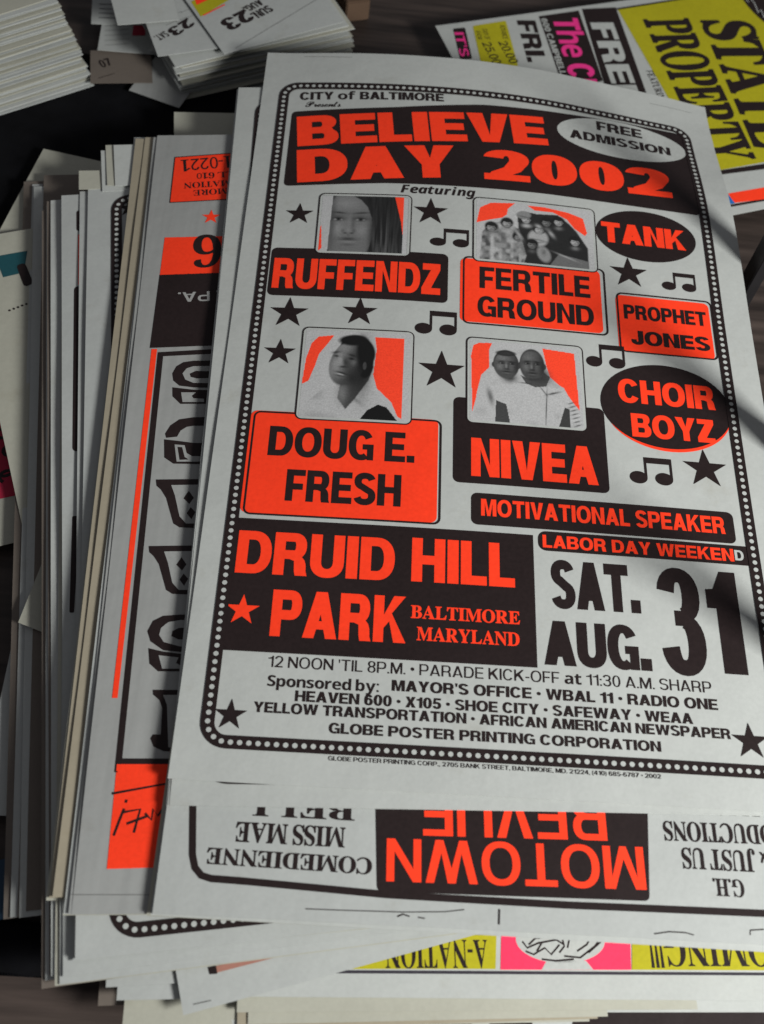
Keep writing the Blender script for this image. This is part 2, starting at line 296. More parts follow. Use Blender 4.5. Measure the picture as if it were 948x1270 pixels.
 "i":{"F":[[17,0,119,480,385,480,368,396,201,396,175,273,330,273,312,189,157,189,118,0]],"e":[[175,-7,144,-5,116,2,92,13,70,29,52,48,40,73,32,102,30,135,33,180,43,224,59,264,82,300,111,330,146,354,166,362,210,372,263,372,288,366,327,345,350,313,357,273,354,246,344,221,328,200,305,181,276,165,240,154,196,148,130,146,129,132,133,106,146,85,155,78,180,69,234,72,302,96,302,21,244,0],[140,212,204,217,237,230,248,239,261,260,260,285,254,294,243,300,228,302,210,299,192,291,160,259]],"a":[[133,-7,95,1,72,14,44,49,33,83,30,126,36,193,56,257,76,294,114,340,145,361,162,368,199,373,244,365,267,351,290,320,312,367,388,367,310,0,236,0,240,48,238,48,217,26,193,8,165,-3],[172,73,191,77,218,98,239,131,254,171,262,225,259,261,243,285,226,293,199,290,175,271,155,241,136,189,130,145,132,106,140,88,153,77]],"t":[[134,-7,114,-6,79,4,54,23,46,38,39,78,41,105,81,291,31,291,40,340,105,367,148,445,212,445,195,367,288,367,272,291,179,291,142,115,140,91,144,82,152,76,182,74,222,85,222,11,184,-2]],"u":[[130,-7,108,-5,73,9,49,37,38,76,36,105,41,149,86,367,185,367,135,122,137,96,143,83,154,76,170,73,191,78,211,92,227,115,242,144,259,196,296,367,394,367,316,0,241,0,248,68,244,68,222,38,196,14,165,-2]],"r":[[12,0,90,367,165,367,158,299,162,299,198,343,227,362,259,372,308,370,286,275,253,280,218,273,187,251,162,214,146,164,111,0]],"i":[[155,412,127,417,114,427,105,453,109,478,121,496,140,507,165,510,192,505,206,496,213,481,211,447,192,421],[12,0,90,367,189,367,111,0]],"n":[[12,0,90,367,165,367,158,299,197,341,225,362,241,368,277,373,299,372,335,357,348,345,366,311,371,255,320,0,222,0,272,245,270,271,263,283,252,291,236,293,215,289,196,274,179,252,165,223,143,152,111,0]],"g":[[128,-161,60,-155,9,-138,9,-52,49,-68,92,-78,139,-79,167,-71,189,-55,198,-44,228,49,185,10,145,-6,115,-6,91,1,69,15,51,37,33,84,30,149,42,215,65,276,88,312,114,340,145,361,162,368,197,373,242,365,263,351,290,320,312,367,388,367,308,-9,292,-60,282,-82,257,-115,227,-139,191,-153],[176,73,196,77,220,97,239,130,253,169,262,223,259,259,243,285,227,292,199,290,175,271,155,241,136,189,130,145,133,106,149,81]]},
 "c":{"P":[[162,-5,117,1,98,7,69,28,60,41,52,71,54,84,63,106,81,123,104,132,127,132,144,127,159,111,162,96,158,82,140,68,105,57,101,47,105,36,125,19,156,13,177,15,216,34,252,71,287,129,304,167,242,145,233,146,233,154,268,174,313,187,352,256,394,312,441,356,492,387,435,401,348,397,287,382,258,371,208,340,167,301,146,262,144,235,151,219,164,209,187,203,219,210,262,238,282,258,304,292,318,324,329,362,335,367,340,365,345,347,341,290,335,271,317,237,277,199,243,184,225,181,171,184,145,196,128,217,123,242,127,269,140,296,162,323,208,361,248,383,305,404,341,413,376,418,439,418,465,414,514,398,555,408,585,409,587,404,583,401,535,386,555,370,571,352,583,320,578,279,571,264,548,237,517,214,476,195,403,177,392,150,365,101,329,61,288,29,241,8,215,1],[411,197,439,207,464,225,485,248,502,275,513,305,517,336,515,359,507,374,483,351,459,315]],"r":[[237,62,189,18,163,2,136,-4,108,-1,86,10,71,26,66,46,69,64,77,84,97,116,125,147,148,165,101,163,50,113,36,127,81,168,95,216,103,221,112,221,116,216,116,201,122,193,192,179,209,168,214,157,213,142,204,124,147,40,144,30,147,23,158,22,177,33,225,76]],"e":[[101,-5,65,1,50,7,26,28,13,53,11,66,21,102,58,149,112,187,141,199,169,206,194,206,215,200,231,188,239,171,239,152,230,132,211,114,186,98,154,84,97,69,85,30,90,19,97,16,135,19,180,38,228,75,240,62,206,33,170,12,134,-1],[104,86,136,95,174,122,187,139,193,157,193,174,187,185,172,183,152,165,131,136]],"s":[[206,71,150,21,128,8,99,-3,67,-5,40,-2,20,9,5,33,5,49,9,60,23,72,36,74,48,72,57,66,64,48,56,30,44,23,35,23,38,19,47,15,64,16,83,35,96,60,104,92,109,130,107,169,48,113,36,127,113,199,130,222,140,226,149,224,152,216,141,197,140,187,159,156,174,117,175,85,161,55,193,84]],"n":[[-1,-5,89,126,103,153,101,158,95,155,51,113,38,127,110,193,122,200,147,206,159,203,168,194,175,160,171,132,234,188,260,202,294,206,312,199,324,184,332,150,326,127,306,93,265,39,262,25,266,21,280,28,335,75,349,62,284,8,252,-4,228,0,207,19,199,52,202,76,209,92,278,177,280,182,277,185,251,174,200,129,161,84,99,0]],"t":[[36,127,85,176,117,215,215,377,300,380,251,295,296,295,289,273,236,273,156,135,106,39,105,22,116,21,150,40,190,75,203,62,158,23,130,6,101,-3,66,-1,45,17,39,34,39,51,50,85,83,148,47,113]],"i":[[184,243,164,247,155,255,150,266,151,280,157,293,169,304,184,309,205,308,223,292,225,273,219,260,207,249],[194,62,156,26,129,7,97,-4,63,-2,48,7,38,21,36,48,47,79,84,148,49,113,36,127,107,201,201,207,121,61,105,27,109,21,126,28,181,75]],"y":[[345,62,297,26,249,1,170,-121,144,-151,109,-180,86,-192,61,-200,36,-202,8,-198,-3,-194,-18,-179,-26,-160,-24,-130,-3,-94,15,-77,64,-45,164,-3,195,55,149,10,129,-1,110,-5,88,-1,64,16,55,44,60,73,100,142,103,155,100,158,92,153,49,113,35,127,111,192,139,205,164,203,175,195,182,182,185,163,182,141,173,117,122,30,121,22,126,17,138,20,150,29,184,66,228,124,277,200,366,206,266,30,333,75],[36,-185,60,-175,73,-162,117,-94,154,-26,92,-54,67,-70,30,-104,10,-138,8,-154,15,-175,24,-182]],"L":[[124,-5,88,-1,74,3,55,16,45,40,54,64,82,79,113,83,155,76,208,58,237,101,265,161,238,164,194,181,177,194,152,226,146,245,145,286,160,323,187,358,206,374,251,398,304,414,376,420,393,418,402,411,398,403,341,397,286,379,244,349,215,312,203,286,197,261,201,219,207,207,227,188,240,182,271,177,321,275,360,329,400,372,441,403,480,418,511,419,543,405,556,387,560,352,553,327,529,288,506,262,462,226,408,194,369,177,347,132,321,93,291,60,257,34,293,21,313,21,333,28,392,67,502,169,527,181,545,179,509,152,394,42,362,18,341,7,316,1,286,1,268,5,233,21,181,2],[377,199,407,214,448,243,471,265,498,300,509,322,520,363,520,386,509,400,486,399,471,390,439,353,408,289],[118,13,162,20,197,42,155,59,133,64,102,65,85,61,68,50,65,40,69,31,88,18]],"v":[[111,-4,81,-1,58,10,50,17,40,38,42,69,50,89,88,147,89,157,77,152,52,127,42,138,81,178,112,200,138,207,149,204,156,197,163,168,158,138,101,33,102,26,110,20,138,21,159,29,201,58,185,81,181,106,187,141,204,173,219,191,235,203,251,207,273,200,282,189,286,174,284,142,274,117,237,66,262,75,288,97,301,83,266,57,247,50,220,48,165,8,139,-1],[217,71,234,88,253,120,261,150,253,162,242,162,226,153,207,125,204,93]]}}


def arc(cx, cy, rx, ry, a0, a1, n=12, e=2.25):
    o = []
    for i in range(n + 1):
        a = math.radians(a0 + (a1 - a0) * i / n)
        c, s_ = math.cos(a), math.sin(a)
        o.append((cx + rx * math.copysign(abs(c) ** (2 / e), c), cy + ry * math.copysign(abs(s_) ** (2 / e), s_)))
    return o


def stroke(p, t, tb=None):
    """outline of a line of width t through the points p (tb: its thickness where it runs flat)"""
    tb = t if tb is None else tb
    Lf, Rt = [], []
    n = len(p)
    for i in range(n):
        a = p[max(i - 1, 0)]
        b = p[min(i + 1, n - 1)]
        dx, dy = b[0] - a[0], b[1] - a[1]
        d = math.hypot(dx, dy) or 1e-9
        nx, ny = -dy / d * t / 2, dx / d * tb / 2
        Lf.append((p[i][0] + nx, p[i][1] + ny))
        Rt.append((p[i][0] - nx, p[i][1] - ny))
    return Lf + Rt[::-1]


def rc(x0, y0, x1, y1):
    return [(x0, y0), (x1, y0), (x1, y1), (x0, y1)]


def grot(c, t):
    """a heavy grotesque capital: list of pieces (outline + holes) and its width, cap height 1"""
    b = .86 * t
    if c in 'SGC2356890O': b = min(b, .20)
    if c in 'S8': b = min(b, .20)
    if c == '3': b = min(b, .145)
    th = b
    if c == ' ': return [], .26
    if c == '.': return [[rc(0, 0, t * 1.02, t)]], t * 1.02
    if c == ',': return [[[(0, 0), (t * .5, 0), (t * .1, -.16), (t * .5, -.14), (t, 0), (t, t), (0, t)]]], t
    if c == "'": return [[[(0, 1), (t * .8, 1), (t * .6, .68), (t * .2, .68)]]], t * .8
    if c == '-': return [[rc(0, .30, .30, .30 + b)]], .30
    if c == ':': return [[rc(0, 0, t, t)], [rc(0, .5, t, .5 + t)]], t
    if c == '•': return [[arc(.14, .5, .14, .16, 0, 345, 12, 2)]], .28
    if c == '(': return [[stroke(arc(.3, .4, .25, .62, 120, 240, 8, 2), t * .7)]], .22
    if c == ')': return [[stroke(arc(-.1, .4, .25, .62, 60, -60, 8, 2), t * .7)]], .2
    if c == 'I': return [[rc(0, 0, t * 1.04, 1)]], t * 1.04
    if c == 'L': return [[[(0, 0), (.58, 0), (.58, b), (t, b), (t, 1), (0, 1)]]], .58
    if c == 'E': return [[[(0, 0), (.64, 0), (.64, b), (t, b), (t, .5 - b / 2), (.6, .5 - b / 2), (.6, .5 + b / 2), (t, .5 + b / 2), (t, 1 - b), (.63, 1 - b), (.63, 1), (0, 1)]]], .64
    if c == 'F': return [[[(0, 0), (t, 0), (t, .46 - b / 2), (.54, .46 - b / 2), (.54, .46 + b / 2), (t, .46 + b / 2), (t, 1 - b), (.6, 1 - b), (.6, 1), (0, 1)]]], .6
    if c == 'T': return [[[(.35 - t / 2, 0), (.35 + t / 2, 0), (.35 + t / 2, 1 - b), (.7, 1 - b), (.7, 1), (0, 1), (0, 1 - b), (.35 - t / 2, 1 - b)]]], .7
    if c == 'H':
        w = .75
        return [[[(0, 0), (t, 0), (t, .5 - b / 2), (w - t, .5 - b / 2), (w - t, 0), (w, 0), (w, 1), (w - t, 1), (w - t, .5 + b / 2), (t, .5 + b / 2), (t, 1), (0, 1)]]], w
    if c == 'N':
        w = .75
        return [[[(0, 0), (t, 0), (t, .70), (w - t * 1.05, 0), (w, 0), (w, 1), (w - t, 1), (w - t, .30), (t * 1.05, 1), (0, 1)]]], w
    if c == 'M':
        w = .9
        return [[[(0, 0), (t, 0), (t, .74), (w / 2 - .42 * t, 0), (w / 2 + .42 * t, 0), (w - t, .74), (w - t, 0), (w, 0), (w, 1), (w - 1.35 * t, 1), (w / 2, .30), (1.35 * t, 1), (0, 1)]]], w
    if c == 'V':
        w = .76
        return [[[(w / 2 - .58 * t, 0), (w / 2 + .58 * t, 0), (w, 1), (w - 1.12 * t, 1), (w / 2, .24), (1.12 * t, 1), (0, 1)]]], w
    if c == 'W':
        w = 1.12
        return [[[(.27 * w - .5 * t, 0), (.27 * w + .5 * t, 0), (.5 * w, .66), (.73 * w - .5 * t, 0), (.73 * w + .5 * t, 0), (w, 1), (w - 1.05 * t, 1), (.73 * w - .04, .30), (.5 * w + .5 * t, 1), (.5 * w - .5 * t, 1), (.27 * w + .04, .30), (1.05 * t, 1), (0, 1)]]], w
    if c == 'Y':
        w = .76
        return [[[(w / 2 - t / 2, 0), (w / 2 + t / 2, 0), (w / 2 + t / 2, .40), (w, 1), (w - 1.15 * t, 1), (w / 2, .60), (1.15 * t, 1), (0, 1), (w / 2 - t / 2, .40)]]], w
    if c == 'Z': return [[[(0, 0), (.66, 0), (.66, b), (1.4 * t, b), (.65, 1 - b), (.65, 1), (.03, 1), (.03, 1 - b), (.66 - 1.42 * t, 1 - b), (0, b)]]], .66
    if c == 'X':
        w = .74
        return [[[(0, 0), (1.2 * t, 0), (w / 2, .33), (w - 1.2 * t, 0), (w, 0), (w / 2 + .62 * t, .51), (w - .02, 1), (w - 1.2 * t, 1), (w / 2, .68), (1.2 * t, 1), (.02, 1), (w / 2 - .62 * t, .51)]]], w
    if c == 'K':
        w = .77
        return [[[(0, 0), (t, 0), (t, .30), (t + .13, .45), (w - 1.2 * t, 0), (w, 0), (w / 2 + .04, .62), (w - .02, 1), (w - 1.25 * t, 1), (t, .58), (t, 1), (0, 1)]]], w
    if c == 'A':
        w = .80
        a, tl = .56 * t, 1.1 * t
        k = w / 2 - a
        y1, y2, ym = .19, .19 + b * .86, (w / 2 - tl) / k
        return [[[(0, 0), (tl, 0), (tl + k * y1, y1), (w - tl - k * y1, y1), (w - tl, 0), (w, 0), (w / 2 + a, 1), (w / 2 - a, 1)],
                 [(tl + k * y2, y2), (w - tl - k * y2, y2), (w / 2, ym)]]], w
    if c in 'O0':
        w = .84 if c == 'O' else .62
        if c == '0': b = .72 * t
        return [[arc(w / 2, .5, w / 2, .515, 0, 352, 40), arc(w / 2, .5, w / 2 - t, .515 - b, 0, 350, 36)]], w
    if c == 'D':
        w = .76
        r = .40
        return [[[(0, 0)] + arc(w - r, .5, r, .5, -90, 90, 16) + [(0, 1)], [(t, b)] + arc(w - r, .5, r - t, .5 - b, -90, 90, 14) + [(t, 1 - b)]]], w
    if c in 'PR':
        w = .71
        r = .27
        y = .36 if c == 'P' else .38
        ps = [[[(0, 0), (t, 0), (t, y)] + arc(w - r, (1 + y) / 2, r, (1 - y) / 2, -90, 90, 12) + [(0, 1)],
               [(t, y + b)] + arc(w - r, (1 + y) / 2, max(r - t, .03), (1 - y) / 2 - b, -90, 90, 10) + [(t, 1 - b)]]]
        if c == 'R':
            w = .75
            ps.append([[(w - t - .33, y + b * .8), (w - t - .22, y + .02), (w - t - .06, y - .04), (w - t - .045, .10), (w - t - .02, 0), (w, 0), (w - .03, .10), (w - .04, .26), (w - .07, .36), (w - .14, .44)]])
        return ps, w
    if c == 'B':
        w = .73
        h = b * .92
        return [[[(0, 0)] + arc(w - .27, .275, .27, .275, -90, 50, 10) + arc(w - .29, .76, .26, .24, -50, 90, 10) + [(0, 1)],
                 [(t, h)] + arc(w - .29, (.5 - h / 2 + h) / 2, max(.29 - t, .04), (.5 - 1.5 * h) / 2, -90, 90, 8) + [(t, .5 - h / 2)],
                 [(t, .5 + h / 2)] + arc(w - .32, (.5 + h / 2 + 1 - h) / 2, max(.29 - t, .04), (.5 - 1.5 * h) / 2, -90, 90, 8) + [(t, 1 - h)]]], w
    if c == 'U':
        w = .74
        return [[[(0, 1), (0, .36)] + arc(w / 2, .36, w / 2, .375, 180, 360, 16) + [(w, 1), (w - t, 1)] + arc(w / 2, .36, w / 2 - t, .375 - b, 360, 180, 14) + [(t, 1)]]], w
    if c == 'J':
        w = .58
        return [[[(w, 1)] + arc(w / 2, .30, w / 2, .315, 360, 170, 14) + [(t, .36)] + arc(w / 2, .30, w / 2 - t, .315 - b, 180, 360, 12) + [(w - t, 1)]]], w
    if c in 'CG':
        w = .78
        ps = [[stroke(arc(w / 2, .5, w / 2 - t / 2, .515 - th / 2, 32, 328 if c == 'C' else 305, 26), t, b)]]
        if c == 'G':
            ps.append([rc(.44, .53 - b * .9, w, .53)])
            ps.append([rc(w - t * .85, 0, w, .50)])
        return ps, w
    if c == 'S':
        w = .70
        u = arc(w / 2, .735, w / 2 - t / 2 - .01, .28 - th / 2, 14, 248, 16)
        l = arc(w / 2, .275, w / 2 - t / 2, .29 - th / 2, 68, -166, 16)
        return [[stroke(u + l, t, b)]], w
    if c == '1': return [[[(.42 - t, 0), (.42, 0), (.42, 1), (.42 - .7 * t, 1), (.42 - .9 * t, .9), (.10, .82), (0, .81), (0, .81 - .62 * t), (.42 - t, .81 - .62 * t)]]], .42
    if c in '2':
        w = .62
        p = arc(w / 2, .70, w / 2 - t / 2, .315 - th / 2, 172, -20, 16) + [(w * .62, .37), (w * .34, .20), (t * .62, .03)]
        return [[stroke(p, t, b)], [rc(0, 0, w, b)]], w
    if c == '3':
        w = .64
        return [[stroke(arc(w / 2 - .01, .74, w / 2 - t / 2 - .01, .275 - th / 2, 172, -72, 16), t, b)],
                [stroke(arc(w / 2, .28, w / 2 - t / 2, .295 - th / 2, 76, -172, 18), t, b)], [rc(w * .36, .52 - th / 2, w * .62, .52 + th / 2)]], w
    if c == '4':
        w = .64
        return [[[(w - .1 - t, 0), (w - .1, 0), (w - .1, .22), (w, .22), (w, .22 + b), (w - .1, .22 + b), (w - .1, 1), (w - .13 - t, 1), (0, .22 + b), (0, .22), (w - .1 - t, .22)],
                 [(t * .95, .22 + b), (w - .1 - t, .22 + b), (w - .1 - t, .78)]]], w
    if c == '5':
        w = .62
        return [[rc(.10, 1 - b, w - .03, 1)], [[(.10, 1), (.03, .44), (t * .95, .44), (t * .95 + .05, 1)]], [stroke(arc(w / 2, .325, w / 2 - t / 2, .335 - b / 2, 130, -168, 16), t, b)]], w
    if c in '69':
        w = .62
        ps = [[arc(w / 2, .33, w / 2, .345, 0, 350, 24), arc(w / 2, .33, w / 2 - t, .345 - b * .85, 0, 348, 20)], [stroke(arc(w / 2, .5, w / 2 - t / 2, .5 - b / 2, 190, 35, 12), t, b)]]
        if c == '9': ps = [[[(w - x, 1 - y) for x, y in q] for q in pc] for pc in ps]
        return ps, w
    if c == '7': return [[[(.12, 0), (.12 + t, 0), (.2 + t, .3), (.6, 1 - b), (.6, 1), (0, 1), (0, 1 - b), (.6 - 1.1 * t, 1 - b), (.2, .4)]]], .6
    if c == '8':
        w = .62
        return [[arc(w / 2, .75, w / 2 - .02, .26, 0, 350, 20), arc(w / 2, .75, w / 2 - .02 - t, .26 - b * .8, 0, 348, 16)],
                [arc(w / 2, .27, w / 2, .285, 0, 350, 20), arc(w / 2, .27, w / 2 - t, .285 - b * .8, 0, 348, 16)]], w
    return None, 0


def embedded(c, f, wt=0.):
    g = GLY[f].get(c)
    if g is None: return None, 0
    k = 1 / {'s': .455, 'c': .42}.get(f, .48)
    cs = [[(q[i] * k / 1000, q[i + 1] * k / 1000) for i in range(0, len(q), 2)] for q in g]
    x0 = min(p[0] for q in cs for p in q)
    x1 = max(p[0] for q in cs for p in q)
    cs = [[(x - x0, y) for x, y in q] for q in cs]

    def area2(q): return sum(q[i - 1][0] * q[i][1] - q[i][0] * q[i - 1][1] for i in range(len(q)))
    cs.sort(key=lambda q: -abs(area2(q)))
    sg = area2(cs[0]) > 0
    ps = []
    for q in cs:
        if (area2(q) > 0) == sg: ps.append([q])
        else:
            for p in ps:
                xs = [a[0] for a in p[0]]
                ys = [a[1] for a in p[0]]
                if min(xs) <= q[0][0] <= max(xs) and min(ys) <= q[0][1] <= max(ys):
                    p.append(q)
                    break
    if wt: ps = [[grow(q, wt * (1 if i == 0 else -1)) for i, q in enumerate(p)] for p in ps]
    return ps, x1 - x0


def layout(txt, font, t):
    x = 0
    out = []
    for ch in txt:
        if ch == ' ':
            x += .30
            continue
        ps = None
        if font == 'h':
            ps, w = grot(ch, t)
            gap = max(.035, .10 - .6 * (t - .16))
            if ps is None: ps, w = embedded(ch, 'b')
        else:
            ps, w = embedded(ch, font, t)
            gap = {'s': .05 if t < .03 else .015, 'c': -.02, 'i': .06, 'b': .09}[font]
            if ps is None:
                ps, w = grot(ch, .14)
                gap = .1
        if ps is None: ps, w = embedded(ch, 's')
        if ps is None: ps, w = [], .3
        for pc in ps: out.append([[(px + x, py) for px, py in q] for q in pc])
        x += w + gap
    return out, x - gap


# ------------------------------------------------------------------ geometry on a sheet
CELL = .008
LAY = .00006


def tris(pieces):
    V, F = [], []
    for n, pc in enumerate(pieces):
        pc = [[Vector((a[0], a[1], 0)) for a in q] for q in pc if len(q) > 2]
        if not pc: continue
        o = len(V)
        for q in pc: V += [(p.x, p.y, n % 3) for p in q]
        for f in tessellate_polygon(pc): F.append([o + i for i in f])
    return V, F


def obj(name, mesh_, mat, parent=None):
    o = bpy.data.objects.new(name, mesh_)
    COL.objects.link(o)
    if mat is not None and not mesh_.materials: mesh_.materials.append(MAT[mat])
    if parent: o.parent = parent
    return o


def printed(sh, name, pieces, ink, lay, parent, mat=None):
    """pieces in sheet metres (u, v): laid on the sheet as a thin film that follows its swell"""
    V, F = tris(pieces)
    if not F: return None
    bm = bmesh.new()
    vs = [bm.verts.new((x, y, z)) for x, y, z in V]
    for f in F:
        try: bm.faces.new([vs[i] for i in f])
        except ValueError: pass
    if sh.share or sh.curl or sh.wave:
        xs = [v.co.x for v in bm.verts]
        ys = [v.co.y for v in bm.verts]
        for ax, lo, hi in ((0, min(xs), max(xs)), (1, min(ys), max(ys))):
            k = math.floor(lo / CELL) + 1
            while k * CELL < hi:
                c = [0, 0, 0]
                n = [0, 0, 0]
                c[ax] = k * CELL
                n[ax] = 1
                bmesh.ops.bisect_plane(bm, geom=bm.verts[:] + bm.edges[:] + bm.faces[:], plane_co=c, plane_no=n, dist=1e-7)
                k += 1
    for v in bm.verts: v.co = sh.P(v.co.x, v.co.y, .00012 + lay * LAY + v.co.z * .000012)
    bm.normal_update()
    for f in bm.faces:
        if f.normal.z < 0: f.normal_flip()
    me = bpy.data.meshes.new(name)
    bm.to_mesh(me)
    bm.free()
    return obj(name, me, mat or 'ink_' + ink, parent)


def sheet_mesh(sh, name, mat, parent=None):
    step = CELL if (sh.share or sh.curl or sh.wave) else .06

    def cuts(Lm):
        a = [0.]
        k = 1
        while k * step < Lm - 1e-5:
            a.append(k * step)
            k += 1
        return a + [Lm]
    U_, V_ = cuts(sh.W), cuts(sh.L)
    nu, nv = len(U_), len(V_)
    V = [sh.P(u, v, 0) for v in V_ for u in U_]
    n0 = len(V)
    V += [(x, y, z - sh.thick) for x, y, z in V]
    F = []
    for j in range(nv - 1):
        for i in range(nu - 1):
            a = j * nu + i
            F.append((a, a + 1, a + nu + 1, a + nu))
            F.append((n0 + a, n0 + a + nu, n0 + a + nu + 1, n0 + a + 1))
    # the cut edge has its own vertices so that the faces stay evenly shaded up to it
    rim = [i for i in range(nu)] + [j * nu + nu - 1 for j in range(1, nv)] + [(nv - 1) * nu + i for i in range(nu - 2, -1, -1)] + [j * nu for j in range(nv - 2, 0, -1)]
    r0 = len(V)
    V += [V[i] for i in rim] + [V[n0 + i] for i in rim]
    k_ = len(rim)
    for i in range(k_): F.append((r0 + i, r0 + k_ + i, r0 + k_ + (i + 1) % k_, r0 + (i + 1) % k_))
    me = bpy.data.meshes.new(name)
    me.from_pydata(V, [], F)
    me.validate()
    for p in me.polygons: p.use_smooth = abs(p.normal.z) > .5
    return obj(name, me, mat, parent)


def rrect(x0, y0, x1, y1, r, n=5):
    if r <= 0: return rc(x0, y0, x1, y1)
    o = []
    for cx, cy, a in ((x1 - r, y1 - r, 0), (x0 + r, y1 - r, 90), (x0 + r, y0 + r, 180), (x1 - r, y0 + r, 270)): o += arc(cx, cy, r, r, a, a + 90, n, 2)
    return o


def rquad(p, r, n=4):
    """quad with rounded corners"""
    if r <= 0: return [tuple(q) for q in p]
    o = []
    for i in range(len(p)):
        a, b, c = p[i - 1], p[i], p[(i + 1) % len(p)]
        la, lc = math.dist(a, b), math.dist(c, b)
        A = [b[k] + (a[k] - b[k]) * min(r / la, .45) for k in (0, 1)]
        C_ = [b[k] + (c[k] - b[k]) * min(r / lc, .45) for k in (0, 1)]
        for j in range(n + 1):
            t = j / n
            o.append(tuple(A[k] * (1 - t) ** 2 + 2 * b[k] * t * (1 - t) + C_[k] * t * t for k in (0, 1)))
    return o


def grow(q, d):
    """outline moved outward by d (counter-clockwise or clockwise alike)"""
    n = len(q)
    A = sum(q[i - 1][0] * q[i][1] - q[i][0] * q[i - 1][1] for i in range(n))
    s = 1 if A > 0 else -1
    o = []
    for i in range(n):
        a, b, c = q[i - 1], q[i], q[(i + 1) % n]
        dx, dy = c[0] - a[0], c[1] - a[1]
        l = math.hypot(dx, dy) or 1e-9
        o.append((b[0] + s * dy / l * d, b[1] - s * dx / l * d))
    return o


def star(cx, cy, r, rot=0.):
    return [(cx + (r if i % 2 == 0 else r * .385) * math.sin(math.radians(36 * i + rot)), cy + (r if i % 2 == 0 else r * .385) * math.cos(math.radians(36 * i + rot))) for i in range(10)]


